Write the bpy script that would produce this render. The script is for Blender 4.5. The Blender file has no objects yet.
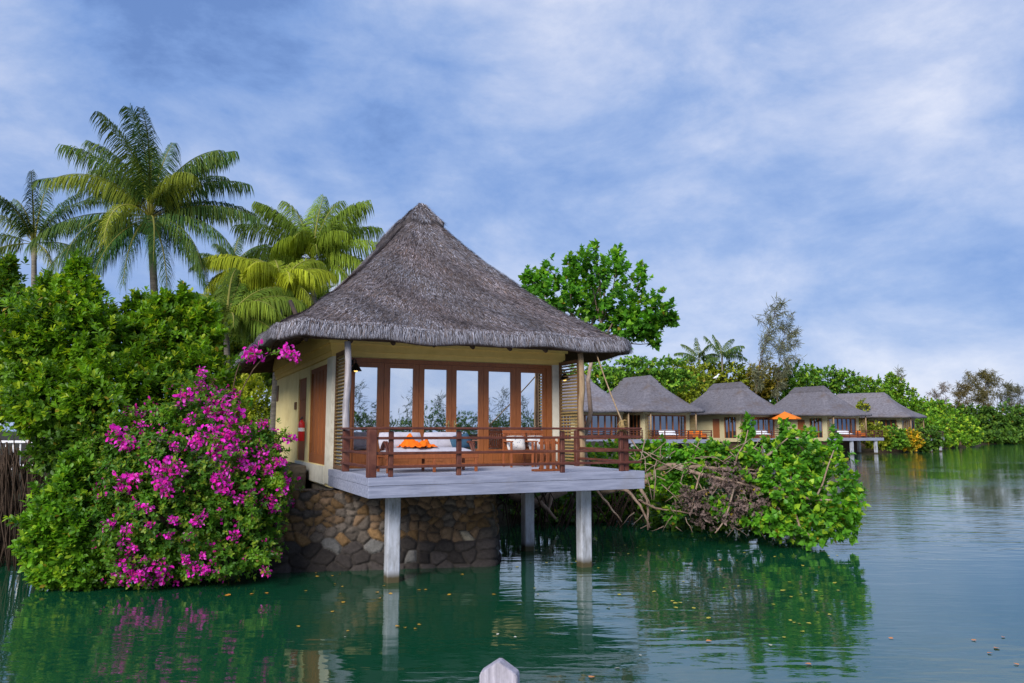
import bpy, math, random
import numpy as np
from mathutils import Vector, Matrix
R = math.radians
rng = np.random.default_rng(7)
random.seed(7)
S = bpy.context.scene
COL = S.collection

# ------------------------------------------------------------------ camera, sky, sun, exposure
EYE = 3.07            # eye height above the water
PITCH = R(6.65)
F = 768.0
cd = bpy.data.cameras.new("camera")
cd.sensor_width = 36.0
cd.lens = 27.0
cd.clip_start = 0.05
cd.clip_end = 4000
cam = bpy.data.objects.new("camera", cd)
cam.location = (0, 0, EYE)
cam.rotation_euler = (math.pi / 2 + PITCH, 0, 0)
COL.objects.link(cam)
S.camera = cam

SUN_EL = R(31)
SUN_DIR = Vector((-0.40, -0.92, 0)).normalized()      # towards the sun (behind the photographer, to the right)
world = bpy.data.worlds.new("World")
S.world = world
world.use_nodes = True
wn, wl = world.node_tree.nodes, world.node_tree.links
wn.clear()


def wnode(t, **kw):
    n = wn.new(t)
    for k, v in kw.items():
        setattr(n, k, v)
    return n


wout = wnode('ShaderNodeOutputWorld')
wmix = wnode('ShaderNodeMixShader')
bg_sky = wnode('ShaderNodeBackground')
bg_cloud = wnode('ShaderNodeBackground')
sky = wnode('ShaderNodeTexSky', sky_type='NISHITA')
sky.sun_disc = False
sky.sun_elevation = SUN_EL
sky.sun_rotation = math.atan2(SUN_DIR.x, SUN_DIR.y)
bg_sky.inputs['Strength'].default_value = 0.07
wl.new(sky.outputs[0], bg_sky.inputs[0])
tc = wnode('ShaderNodeTexCoord')
sep = wnode('ShaderNodeSeparateXYZ')
wl.new(tc.outputs['Generated'], sep.inputs[0])


def wmath(op, a, b=None):
    n = wnode('ShaderNodeMath', operation=op)
    for i, v in enumerate((a, b)):
        if v is None:
            continue
        if isinstance(v, (int, float)):
            n.inputs[i].default_value = v
        else:
            wl.new(v, n.inputs[i])
    return n.outputs[0]


def wnoise(scale, detail, rough, dist, loc, sc, rot=0.0):
    m = wnode('ShaderNodeMapping')
    m.inputs['Location'].default_value = loc
    m.inputs['Scale'].default_value = sc
    m.inputs['Rotation'].default_value = (0, R(rot), 0)
    wl.new(tc.outputs['Generated'], m.inputs[0])
    n = wnode('ShaderNodeTexNoise')
    n.inputs['Scale'].default_value = scale
    n.inputs['Detail'].default_value = detail
    n.inputs['Roughness'].default_value = rough
    n.inputs['Distortion'].default_value = dist
    wl.new(m.outputs[0], n.inputs['Vector'])
    return n.outputs[0]


n1 = wnoise(1.7, 4, 0.5, 0.0, (3.5, 2.9, 5.2), (1, 1, 2.0), -8)
n2 = wnoise(4.2, 12, 0.62, 0.25, (7.7, 2.1, 4.0), (1, 1, 1.9), 4)
n3 = wnoise(13.0, 9, 0.62, 0.1, (1.5, 6.2, 3.3), (1, 1, 1.8), 4)
cl = wmath('ADD', wmath('ADD', wmath('MULTIPLY', n1, 0.50), wmath('MULTIPLY', n2, 0.42)), wmath('MULTIPLY', n3, 0.10))
ramp = wnode('ShaderNodeValToRGB')
e = ramp.color_ramp.elements
e[0].position = 0.385
e[0].color = (0.150, 0.270, 0.590, 1)
e[1].position = 0.655
e[1].color = (0.760, 0.805, 0.960, 1)
for p, c in ((0.435, (0.215, 0.360, 0.715, 1)), (0.50, (0.330, 0.465, 0.785, 1)), (0.575, (0.520, 0.615, 0.865, 1))):
    x = e.new(p)
    x.color = c
wl.new(cl, ramp.inputs[0])
wl.new(ramp.outputs[0], bg_cloud.inputs[0])
bg_cloud.inputs['Strength'].default_value = 0.76
wmix.inputs[0].default_value = 0.88
wl.new(bg_sky.outputs[0], wmix.inputs[1])
wl.new(bg_cloud.outputs[0], wmix.inputs[2])
wl.new(wmix.outputs[0], wout.inputs[0])

sd = bpy.data.lights.new("sun", 'SUN')
sd.energy = 3.1
sd.angle = R(26)
sd.color = (1.0, 0.955, 0.90)
sun = bpy.data.objects.new("sun", sd)
COL.objects.link(sun)
sv = Vector((SUN_DIR.x * math.cos(SUN_EL), SUN_DIR.y * math.cos(SUN_EL), math.sin(SUN_EL)))
sun.rotation_euler = sv.to_track_quat('Z', 'Y').to_euler()
S.view_settings.view_transform = 'Standard'
S.view_settings.look = 'None'
S.view_settings.gamma = 1.0
S.view_settings.exposure = 0.5
S.cycles.max_bounces = 8
S.cycles.transparent_max_bounces = 8


# ------------------------------------------------------------------ turning picture positions into places
def at(px, py, Y):
    u, v = (px - 512) / F, (341.5 - py) / F
    dy = math.cos(PITCH) - v * math.sin(PITCH)
    dz = math.sin(PITCH) + v * math.cos(PITCH)
    k = Y / dy
    return Vector((u * k, Y, EYE + dz * k))


def onz(px, py, Z=0.0):
    u, v = (px - 512) / F, (341.5 - py) / F
    dy = math.cos(PITCH) - v * math.sin(PITCH)
    dz = math.sin(PITCH) + v * math.cos(PITCH)
    k = (Z - EYE) / dz
    return Vector((u * k, dy * k, Z))


# ------------------------------------------------------------------ materials
def newmat(name):
    m = bpy.data.materials.new(name)
    m.use_nodes = True
    nt = m.node_tree
    return m, nt, nt.nodes['Principled BSDF']


def N(nt, t, **kw):
    n = nt.nodes.new(t)
    for k, v in kw.items():
        setattr(n, k, v)
    return n


def varied(name, c1, c2, rough=0.7, scale=6.0, stretch=(1, 1, 1), bump=0.2, detail=6, spec=0.3, c3=None, big=0.7, bdist=0.01):
    """two-tone noise with a bump: c1 darker, c2 lighter; c3 = large stains"""
    m, nt, b = newmat(name)
    t = N(nt, 'ShaderNodeTexCoord')
    mp = N(nt, 'ShaderNodeMapping')
    mp.inputs['Scale'].default_value = stretch
    nt.links.new(t.outputs['Object'], mp.inputs[0])
    nz = N(nt, 'ShaderNodeTexNoise')
    nz.inputs['Scale'].default_value = scale
    nz.inputs['Detail'].default_value = detail
    nz.inputs['Roughness'].default_value = 0.65
    nt.links.new(mp.outputs[0], nz.inputs['Vector'])
    rp = N(nt, 'ShaderNodeValToRGB')
    rp.color_ramp.elements[0].position = 0.32
    rp.color_ramp.elements[1].position = 0.68
    rp.color_ramp.elements[0].color = (*c1, 1)
    rp.color_ramp.elements[1].color = (*c2, 1)
    nt.links.new(nz.outputs[0], rp.inputs[0])
    out = rp.outputs[0]
    if c3:
        n2 = N(nt, 'ShaderNodeTexNoise')
        n2.inputs['Scale'].default_value = big
        n2.inputs['Detail'].default_value = 7
        n2.inputs['Roughness'].default_value = 0.7
        nt.links.new(t.outputs['Object'], n2.inputs['Vector'])
        r2 = N(nt, 'ShaderNodeValToRGB')
        r2.color_ramp.elements[0].position = 0.52
        r2.color_ramp.elements[1].position = 0.72
        nt.links.new(n2.outputs[0], r2.inputs[0])
        mx = N(nt, 'ShaderNodeMix', data_type='RGBA')
        nt.links.new(r2.outputs[0], mx.inputs[0])
        nt.links.new(out, mx.inputs[6])
        mx.inputs[7].default_value = (*c3, 1)
        out = mx.outputs[2]
    nt.links.new(out, b.inputs['Base Color'])
    b.inputs['Roughness'].default_value = rough
    b.inputs['Specular IOR Level'].default_value = spec
    if bump:
        bp = N(nt, 'ShaderNodeBump')
        bp.inputs['Strength'].default_value = bump
        bp.inputs['Distance'].default_value = bdist
        nt.links.new(nz.outputs[0], bp.inputs['Height'])
        nt.links.new(bp.outputs[0], b.inputs['Normal'])
    return m


def attr_mat(name, rough=0.5, spec=0.35, trans=0.0, tcol=(1, 1, 1), noise=0.0, nscale=20, bump=0.0):
    """base colour from the mesh's own colour attribute (leaf by leaf, straw by straw, stone by stone)"""
    m, nt, b = newmat(name)
    a = N(nt, 'ShaderNodeAttribute', attribute_name='Col')
    out = a.outputs['Color']
    if noise or bump:
        t = N(nt, 'ShaderNodeTexCoord')
        nz = N(nt, 'ShaderNodeTexNoise')
        nz.inputs['Scale'].default_value = nscale
        nz.inputs['Detail'].default_value = 6
        nz.inputs['Roughness'].default_value = 0.7
        nt.links.new(t.outputs['Object'], nz.inputs['Vector'])
    if noise:
        mr = N(nt, 'ShaderNodeMapRange')
        mr.inputs[1].default_value = 0.25
        mr.inputs[2].default_value = 0.75
        mr.inputs[3].default_value = 1 - noise
        mr.inputs[4].default_value = 1 + noise
        nt.links.new(nz.outputs[0], mr.inputs[0])
        mx = N(nt, 'ShaderNodeVectorMath', operation='SCALE')
        nt.links.new(out, mx.inputs[0])
        nt.links.new(mr.outputs[0], mx.inputs['Scale'])
        out = mx.outputs[0]
    if bump:
        bp = N(nt, 'ShaderNodeBump')
        bp.inputs['Strength'].default_value = bump
        bp.inputs['Distance'].default_value = 0.02
        nt.links.new(nz.outputs[0], bp.inputs['Height'])
        nt.links.new(bp.outputs[0], b.inputs['Normal'])
    nt.links.new(out, b.inputs['Base Color'])
    b.inputs['Roughness'].default_value = rough
    b.inputs['Specular IOR Level'].default_value = spec
    if trans:
        tr = N(nt, 'ShaderNodeBsdfTranslucent')
        mt = N(nt, 'ShaderNodeMix', data_type='RGBA', blend_type='MULTIPLY')
        mt.inputs[0].default_value = 1
        nt.links.new(out, mt.inputs[6])
        mt.inputs[7].default_value = (*tcol, 1)
        nt.links.new(mt.outputs[2], tr.inputs[0])
        ms = N(nt, 'ShaderNodeMixShader')
        ms.inputs[0].default_value = trans
        o = nt.nodes['Material Output']
        nt.links.new(b.outputs[0], ms.inputs[1])
        nt.links.new(tr.outputs[0], ms.inputs[2])
        nt.links.new(ms.outputs[0], o.inputs[0])
    return m


def flat(name, c, rough=0.5, metal=0.0, spec=0.4, emit=None, es=0.0):
    m, nt, b = newmat(name)
    b.inputs['Base Color'].default_value = (*c, 1)
    b.inputs['Roughness'].default_value = rough
    b.inputs['Metallic'].default_value = metal
    b.inputs['Specular IOR Level'].default_value = spec
    if emit:
        b.inputs['Emission Color'].default_value = (*emit, 1)
        b.inputs['Emission Strength'].default_value = es
    return m


M = {}
M['leaf'] = attr_mat('leaf', 0.45, 0.35, 0.42, (1.25, 1.2, 0.5))
M['far_leaf'] = attr_mat('far_leaf', 0.6, 0.2, 0.2, (1.2, 1.2, 0.5))
M['frond'] = attr_mat('frond', 0.6, 0.12, 0.20, (1.2, 1.15, 0.4))
M['bract'] = attr_mat('bract', 0.7, 0.1, 0.35, (1.0, 0.8, 1.0))
M['thatch'] = attr_mat('thatch', 0.9, 0.1, 0.0, noise=0.35, nscale=9, bump=0.5)
M['far_thatch'] = varied('far_thatch', (0.10, 0.092, 0.105), (0.20, 0.188, 0.21), 0.95, 3.2, (1, 1, 2.0), 0.6, 9, 0.1, (0.125, 0.098, 0.088), 0.4, 0.05)
_nt = M['far_thatch'].node_tree
_oi = N(_nt, 'ShaderNodeObjectInfo')
_mr = N(_nt, 'ShaderNodeMapRange')
_mr.inputs[3].default_value = 0.78
_mr.inputs[4].default_value = 1.22
_nt.links.new(_oi.outputs['Random'], _mr.inputs[0])
_vm = N(_nt, 'ShaderNodeVectorMath', operation='SCALE')
_b = _nt.nodes['Principled BSDF']
_nt.links.new(_b.inputs['Base Color'].links[0].from_socket, _vm.inputs[0])
_nt.links.new(_mr.outputs[0], _vm.inputs['Scale'])
_nt.links.new(_vm.outputs[0], _b.inputs['Base Color'])
M['dark_thatch'] = varied('dark_thatch', (0.05, 0.042, 0.045), (0.085, 0.075, 0.08), 0.95, 4, (1, 1, 1), 0.4, 6, 0.1)
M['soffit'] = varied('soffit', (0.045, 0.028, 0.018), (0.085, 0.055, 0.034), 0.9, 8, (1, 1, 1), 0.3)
M['cream'] = varied('cream', (0.72, 0.58, 0.26), (0.79, 0.66, 0.32), 0.85, 3, (1, 1, 1), 0.1, 8, 0.2, (0.60, 0.47, 0.21), 0.6)
M['far_cream'] = varied('far_cream', (0.50, 0.43, 0.25), (0.58, 0.51, 0.31), 0.85, 2, (1, 1, 1), 0.1, 8, 0.2, (0.42, 0.35, 0.2), 0.5)
M['beam_paint'] = varied('beam_paint', (0.70, 0.50, 0.15), (0.78, 0.57, 0.19), 0.75, 4, (1, 1, 1), 0.1, 6, 0.25)
M['white_trim'] = varied('white_trim', (0.62, 0.58, 0.47), (0.72, 0.68, 0.57), 0.8, 5, (1, 1, 1), 0.1, 6, 0.2, (0.45, 0.40, 0.31), 1.2)
M['door_wood'] = varied('door_wood', (0.21, 0.064, 0.018), (0.34, 0.115, 0.033), 0.42, 5, (6, 6, 0.6), 0.15, 6, 0.45)
M['dark_door'] = varied('dark_door', (0.20, 0.064, 0.018), (0.31, 0.105, 0.03), 0.7, 5, (6, 6, 0.6), 0.15, 6, 0.15)
M['rail_wood'] = varied('rail_wood', (0.06, 0.017, 0.012), (0.13, 0.038, 0.022), 0.5, 4, (1.2, 1.2, 1.2), 0.25, 8, 0.4, (0.16, 0.06, 0.035), 1.7)
M['furn_wood'] = varied('furn_wood', (0.22, 0.060, 0.018), (0.34, 0.10, 0.03), 0.5, 6, (3, 3, 1), 0.2, 6, 0.4)
M['deck_paint'] = varied('deck_paint', (0.165, 0.18, 0.25), (0.31, 0.325, 0.42), 0.8, 3.0, (0.5, 4, 7), 0.3, 9, 0.25, (0.21, 0.21, 0.25), 1.3)
M['deck_top'] = varied('deck_top', (0.31, 0.325, 0.40), (0.43, 0.445, 0.53), 0.8, 3.5, (0.7, 5, 4), 0.2, 8, 0.25)
M['log'] = varied('log', (0.20, 0.13, 0.075), (0.38, 0.27, 0.16), 0.8, 5, (3, 3, 0.5), 0.3, 8, 0.2)
M['grey_log'] = varied('grey_log', (0.22, 0.20, 0.21), (0.46, 0.43, 0.45), 0.8, 5, (3, 3, 0.5), 0.3, 8, 0.2)
M['lath'] = varied('lath', (0.20, 0.135, 0.05), (0.33, 0.23, 0.095), 0.75, 6, (1, 1, 5), 0.2, 6, 0.25)
M['lath_frame'] = varied('lath_frame', (0.10, 0.05, 0.022), (0.17, 0.09, 0.04), 0.7, 6, (1, 1, 1), 0.2)
M['bark'] = varied('bark', (0.09, 0.058, 0.036), (0.19, 0.125, 0.08), 0.9, 7, (1, 1, 0.5), 0.6, 8, 0.15)
M['pale_bark'] = varied('pale_bark', (0.17, 0.115, 0.085), (0.34, 0.24, 0.185), 0.85, 6, (1, 1, 1), 0.5, 8, 0.15, (0.42, 0.35, 0.29), 2.0)
M['palm_bark'] = varied('palm_bark', (0.12, 0.105, 0.085), (0.26, 0.23, 0.19), 0.9, 3, (0.6, 0.6, 5), 0.6, 8, 0.15)
M['step_stone'] = varied('step_stone', (0.09, 0.075, 0.058), (0.19, 0.16, 0.12), 0.9, 6, (1, 1, 1), 0.5, 9, 0.15, (0.07, 0.06, 0.045), 1.5)
M['root'] = varied('root', (0.028, 0.018, 0.012), (0.07, 0.045, 0.03), 0.85, 7, (1, 1, 1), 0.4, 8, 0.2)
M['soil'] = varied('soil', (0.022, 0.018, 0.012), (0.055, 0.042, 0.026), 0.95, 1.5, (1, 1, 1), 0.5, 9, 0.1, (0.05, 0.075, 0.02), 0.5)
M['black'] = flat('black_metal', (0.02, 0.018, 0.018), 0.45, 0.6)
M['red'] = flat('red_paint', (0.50, 0.015, 0.018), 0.3)
M['white_paint'] = varied('white_paint', (0.68, 0.68, 0.70), (0.80, 0.80, 0.82), 0.6, 4, (1, 1, 1), 0.05)
M['cushion'] = varied('cushion', (0.40, 0.38, 0.43), (0.52, 0.50, 0.55), 0.9, 7, (1, 1, 1), 0.4, 5, 0.1)
M['orange'] = varied('orange_cloth', (0.74, 0.115, 0.008), (0.86, 0.18, 0.012), 0.9, 7, (1, 1, 1), 0.4, 5, 0.1)
M['blue'] = varied('blue_cloth', (0.025, 0.06, 0.10), (0.05, 0.11, 0.17), 0.9, 7, (1, 1, 1), 0.3, 5, 0.1)
M['far_orange'] = varied('far_orange', (0.70, 0.16, 0.012), (0.80, 0.22, 0.02), 0.85, 3, (1, 1, 1), 0.1)
M['bulb'] = flat('lamp_glow', (0.9, 0.7, 0.3), 0.4, emit=(1.0, 0.62, 0.16), es=1.2)
M['coconut'] = varied('coconut', (0.20, 0.15, 0.03), (0.36, 0.26, 0.06), 0.6, 6)
M['fallen'] = attr_mat('fallen_leaf', 0.5, 0.3)
M['stone'] = attr_mat('stone', 0.85, 0.2, noise=0.45, nscale=14, bump=0.8)
M['dry'] = attr_mat('dry_leaf', 0.9, 0.1, 0.15)


def pattern_mat():
    m, nt, b = newmat('patterned_cloth')
    t = N(nt, 'ShaderNodeTexCoord')
    v = N(nt, 'ShaderNodeTexVoronoi')
    v.inputs['Scale'].default_value = 14
    nt.links.new(t.outputs['Object'], v.inputs['Vector'])
    r = N(nt, 'ShaderNodeValToRGB')
    r.color_ramp.elements[0].position = 0.18
    r.color_ramp.elements[0].color = (0.16, 0.19, 0.26, 1)
    r.color_ramp.elements[1].position = 0.36
    r.color_ramp.elements[1].color = (0.62, 0.60, 0.58, 1)
    nt.links.new(v.outputs[0], r.inputs[0])
    nt.links.new(r.outputs[0], b.inputs['Base Color'])
    b.inputs['Roughness'].default_value = 0.9
    return m


M['pattern'] = pattern_mat()


def glass_mat(name, refl, tint, dark):
    m, nt, b = newmat(name)
    b.inputs['Base Color'].default_value = (*dark, 1)
    b.inputs['Roughness'].default_value = 0.15
    g = N(nt, 'ShaderNodeBsdfGlossy')
    g.inputs['Color'].default_value = (*tint, 1)
    g.inputs['Roughness'].default_value = 0.012
    t = N(nt, 'ShaderNodeTexCoord')
    nz = N(nt, 'ShaderNodeTexNoise')
    nz.inputs['Scale'].default_value = 0.9
    nt.links.new(t.outputs['Object'], nz.inputs['Vector'])
    bp = N(nt, 'ShaderNodeBump')
    bp.inputs['Strength'].default_value = 0.05
    bp.inputs['Distance'].default_value = 0.03
    nt.links.new(nz.outputs[0], bp.inputs['Height'])
    nt.links.new(bp.outputs[0], g.inputs['Normal'])
    ms = N(nt, 'ShaderNodeMixShader')
    ms.inputs[0].default_value = refl
    nt.links.new(b.outputs[0], ms.inputs[1])
    nt.links.new(g.outputs[0], ms.inputs[2])
    nt.links.new(ms.outputs[0], nt.nodes['Material Output'].inputs[0])
    return m


M['glass'] = glass_mat('glass', 0.86, (0.93, 0.97, 1.0), (0.03, 0.05, 0.06))
M['far_glass'] = glass_mat('far_glass', 0.25, (0.7, 0.8, 0.9), (0.02, 0.02, 0.022))


def pillar_mat():
    m, nt, b = newmat('pillar_paint')
    t = N(nt, 'ShaderNodeTexCoord')
    nz = N(nt, 'ShaderNodeTexNoise')
    nz.inputs['Scale'].default_value = 3.0
    nz.inputs['Detail'].default_value = 8
    nz.inputs['Roughness'].default_value = 0.7
    mp = N(nt, 'ShaderNodeMapping')
    mp.inputs['Scale'].default_value = (2, 2, 0.5)
    nt.links.new(t.outputs['Object'], mp.inputs[0])
    nt.links.new(mp.outputs[0], nz.inputs['Vector'])
    r = N(nt, 'ShaderNodeValToRGB')
    r.color_ramp.elements[0].position = 0.34
    r.color_ramp.elements[0].color = (0.19, 0.19, 0.19, 1)
    r.color_ramp.elements[1].position = 0.6
    r.color_ramp.elements[1].color = (0.44, 0.46, 0.52, 1)
    nt.links.new(nz.outputs[0], r.inputs[0])
    g = N(nt, 'ShaderNodeNewGeometry')
    sp = N(nt, 'ShaderNodeSeparateXYZ')
    nt.links.new(g.outputs['Position'], sp.inputs[0])
    ad = N(nt, 'ShaderNodeMath', operation='MULTIPLY_ADD')
    nt.links.new(nz.outputs[0], ad.inputs[0])
    ad.inputs[1].default_value = -0.20
    nt.links.new(sp.outputs[2], ad.inputs[2])
    r2 = N(nt, 'ShaderNodeValToRGB')
    r2.color_ramp.elements[0].position = 0.0
    r2.color_ramp.elements[0].color = (1, 1, 1, 1)
    r2.color_ramp.elements[1].position = 0.14
    r2.color_ramp.elements[1].color = (0, 0, 0, 1)
    nt.links.new(ad.outputs[0], r2.inputs[0])
    mx = N(nt, 'ShaderNodeMix', data_type='RGBA')
    nt.links.new(r2.outputs[0], mx.inputs[0])
    nt.links.new(r.outputs[0], mx.inputs[6])
    mx.inputs[7].default_value = (0.060, 0.046, 0.018, 1)       # algae and rust at the tide line
    nt.links.new(mx.outputs[2], b.inputs['Base Color'])
    b.inputs['Roughness'].default_value = 0.8
    return m


M['pillar'] = pillar_mat()


def water_mat():
    m, nt, b = newmat('water')
    b.inputs['Base Color'].default_value = (0.005, 0.058, 0.026, 1)
    b.inputs['Roughness'].default_value = 0.03
    b.inputs['IOR'].default_value = 2.25
    b.inputs['Specular IOR Level'].default_value = 0.7
    g = N(nt, 'ShaderNodeNewGeometry')

    def nz(scale, sc, rot, detail, dist=0.0):
        mp = N(nt, 'ShaderNodeMapping')
        mp.inputs['Scale'].default_value = sc
        mp.inputs['Rotation'].default_value = (0, 0, rot)
        nt.links.new(g.outputs['Position'], mp.inputs[0])
        n = N(nt, 'ShaderNodeTexNoise')
        n.inputs['Scale'].default_value = scale
        n.inputs['Detail'].default_value = detail
        n.inputs['Roughness'].default_value = 0.5
        n.inputs['Distortion'].default_value = dist
        nt.links.new(mp.outputs[0], n.inputs['Vector'])
        return n.outputs[0]
    a = nz(1.5, (0.42, 1.25, 1), R(-14), 2, 0.4)
    c = nz(5.5, (0.45, 1.2, 1), R(10), 3, 0.3)
    d = nz(0.10, (1, 1, 1), 0, 3)                # calm and ruffled patches
    mr = N(nt, 'ShaderNodeMapRange')
    mr.inputs[1].default_value = 0.40
    mr.inputs[2].default_value = 0.60
    mr.inputs[3].default_value = 0.25
    mr.inputs[4].default_value = 1.0
    nt.links.new(d, mr.inputs[0])
    s1 = N(nt, 'ShaderNodeMath', operation='MULTIPLY_ADD')
    nt.links.new(c, s1.inputs[0])
    s1.inputs[1].default_value = 0.22
    nt.links.new(a, s1.inputs[2])
    s2 = N(nt, 'ShaderNodeMath', operation='MULTIPLY')
    nt.links.new(s1.outputs[0], s2.inputs[0])
    nt.links.new(mr.outputs[0], s2.inputs[1])
    bp = N(nt, 'ShaderNodeBump')
    bp.inputs['Strength'].default_value = 1.0
    bp.inputs['Distance'].default_value = 0.022
    nt.links.new(s2.outputs[0], bp.inputs['Height'])
    nt.links.new(bp.outputs[0], b.inputs['Normal'])
    return m


M['water'] = water_mat()


# ------------------------------------------------------------------ mesh helpers
class MB:
    """collects boxes, bars, tubes and quads that become ONE mesh object"""

    def __init__(s):
        s.v, s.f, s.sm = [], [], []

    def add(s, verts, faces, smooth=False):
        o = len(s.v)
        s.v += [tuple(p) for p in verts]
        s.f += [tuple(i + o for i in q) for q in faces]
        s.sm += [smooth] * len(faces)
        return s

    def box(s, x0, x1, y0, y1, z0, z1, rot=None, about=None):
        vs = [Vector(p) for p in ((x0, y0, z0), (x1, y0, z0), (x1, y1, z0), (x0, y1, z0),
                                  (x0, y0, z1), (x1, y0, z1), (x1, y1, z1), (x0, y1, z1))]
        if rot is not None:
            c = Vector(about) if about else Vector(((x0 + x1) / 2, (y0 + y1) / 2, (z0 + z1) / 2))
            vs = [c + rot @ (p - c) for p in vs]
        return s.add(vs, [(0, 3, 2, 1), (4, 5, 6, 7), (0, 1, 5, 4), (1, 2, 6, 5), (2, 3, 7, 6), (3, 0, 4, 7)])

    def bbox(s, x0, x1, y0, y1, z0, z1, b=0.01):
        """box with chamfered long edges (vertical and top)"""
        ring = [(x0 + b, y0), (x1 - b, y0), (x1, y0 + b), (x1, y1 - b), (x1 - b, y1), (x0 + b, y1), (x0, y1 - b), (x0, y0 + b)]
        cx, cy = (x0 + x1) / 2, (y0 + y1) / 2
        kx, ky = 1 - 2 * b / max(x1 - x0, 1e-6), 1 - 2 * b / max(y1 - y0, 1e-6)
        inn = [(cx + (x - cx) * kx, cy + (y - cy) * ky) for x, y in ring]
        vs = [(*p, z0 + b) for p in ring] + [(*p, z1 - b) for p in ring] + [(*p, z1) for p in inn] + [(*p, z0) for p in inn]
        fs = []
        for i in range(8):
            j = (i + 1) % 8
            fs += [(i, j, 8 + j, 8 + i), (8 + i, 8 + j, 16 + j, 16 + i), (24 + i, 24 + j, j, i)]
        fs += [tuple(range(16, 24)), tuple(range(31, 23, -1))]
        return s.add(vs, fs)

    def tube(s, pts, rad, seg=8, caps=True, smooth=True):
        pts = [Vector(p) for p in pts]
        if not hasattr(rad, '__len__'):
            rad = [rad] * len(pts)
        vs, fs = [], []
        prev = None
        for i, p in enumerate(pts):
            d = (pts[min(i + 1, len(pts) - 1)] - pts[max(i - 1, 0)])
            d = d.normalized() if d.length > 1e-9 else Vector((0, 0, 1))
            if prev is None:
                a = d.cross(Vector((0, 0, 1)))
                if a.length < 0.05:
                    a = d.cross(Vector((1, 0, 0)))
            else:
                a = prev - d * prev.dot(d)
            a.normalize()
            prev = a
            b = d.cross(a)
            for k in range(seg):
                t = 2 * math.pi * k / seg
                vs.append(p + (a * math.cos(t) + b * math.sin(t)) * rad[i])
        for i in range(len(pts) - 1):
            for k in range(seg):
                k2 = (k + 1) % seg
                fs.append((i * seg + k, i * seg + k2, (i + 1) * seg + k2, (i + 1) * seg + k))
        if caps:
            fs.append(tuple(range(seg - 1, -1, -1)))
            fs.append(tuple((len(pts) - 1) * seg + k for k in range(seg)))
        return s.add(vs, fs, smooth)

    def lathe(s, c, prof, seg=16):
        c = Vector(c)
        vs, fs = [], []
        for r, z in prof:
            for k in range(seg):
                t = 2 * math.pi * k / seg
                vs.append(c + Vector((r * math.cos(t), r * math.sin(t), z)))
        for i in range(len(prof) - 1):
            for k in range(seg):
                k2 = (k + 1) % seg
                fs.append((i * seg + k, i * seg + k2, (i + 1) * seg + k2, (i + 1) * seg + k))
        return s.add(vs, fs, True)

    def pillow(s, c, sx, sy, sz, rot=None, n=8):
        """a stuffed cushion: flat in the middle, thin at the seam"""
        c = Vector(c)
        vs, fs = [], []
        for side in (1, -1):
            for i in range(n + 1):
                for j in range(n + 1):
                    u, v = i / n * 2 - 1, j / n * 2 - 1
                    h = ((1 - u ** 4) * (1 - v ** 4)) ** 0.5
                    k = 1 - 0.06 * (u * u * v * v)
                    p = Vector((u * sx / 2 * k, v * sy / 2 * k, side * h * sz / 2))
                    vs.append(c + (rot @ p if rot is not None else p))
        m = n + 1
        for si in range(2):
            for i in range(n):
                for j in range(n):
                    q = [si * m * m + a for a in (i * m + j, (i + 1) * m + j, (i + 1) * m + j + 1, i * m + j + 1)]
                    fs.append(tuple(q if si == 0 else q[::-1]))
        return s.add(vs, fs, True)

    def build(s, name, mat, parent=None):
        me = bpy.data.meshes.new(name)
        me.from_pydata(s.v, [], s.f)
        me.polygons.foreach_set('use_smooth', s.sm)
        me.materials.append(mat)
        me.update()
        return link(name, me, parent)


def link(name, me, parent=None):
    o = bpy.data.objects.new(name, me)
    COL.objects.link(o)
    if parent is not None:
        o.parent = parent
    return o


def tag(o, label, cat, group=None, kind=None):
    if label:
        o['label'] = label
    if cat:
        o['category'] = cat
    if group:
        o['group'] = group
    if kind:
        o['kind'] = kind
    return o


def root(name, label, cat, loc=(0, 0, 0), rz=0.0, group=None):
    o = bpy.data.objects.new(name, None)
    o.empty_display_size = 0.2
    COL.objects.link(o)
    o.location = loc
    o.rotation_euler = (0, 0, rz)
    return tag(o, label, cat, group)


KIDS = {}


def kids(o):
    return [c for c in COL.objects if c.parent is o]


def copy_tree(o, parent=None):
    c = o.copy()
    COL.objects.link(c)
    if parent is not None:
        c.parent = parent
    for ch in kids(o):
        copy_tree(ch, c)
    return c


def np_mesh(name, V, faces_flat, loop_tot, col=None, mat=None, smooth=False):
    me = bpy.data.meshes.new(name)
    nv, nf = len(V), len(loop_tot)
    me.vertices.add(nv)
    me.vertices.foreach_set('co', np.asarray(V, dtype=np.float32).ravel())
    me.loops.add(len(faces_flat))
    me.loops.foreach_set('vertex_index', np.asarray(faces_flat, dtype=np.int32))
    me.polygons.add(nf)
    ls = np.concatenate(([0], np.cumsum(loop_tot)[:-1])).astype(np.int32)
    me.polygons.foreach_set('loop_start', ls)
    if smooth:
        me.polygons.foreach_set('use_smooth', np.ones(nf, dtype=bool))
    me.update(calc_edges=True)
    if col is not None:
        a = me.color_attributes.new('Col', 'FLOAT_COLOR', 'POINT')
        c4 = np.ones((nv, 4), dtype=np.float32)
        c4[:, :3] = col
        a.data.foreach_set('color', c4.ravel())
    if mat:
        me.materials.append(mat)
    return me


def unit(a):
    return a / np.maximum(np.linalg.norm(a, axis=-1, keepdims=True), 1e-9)


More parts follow.
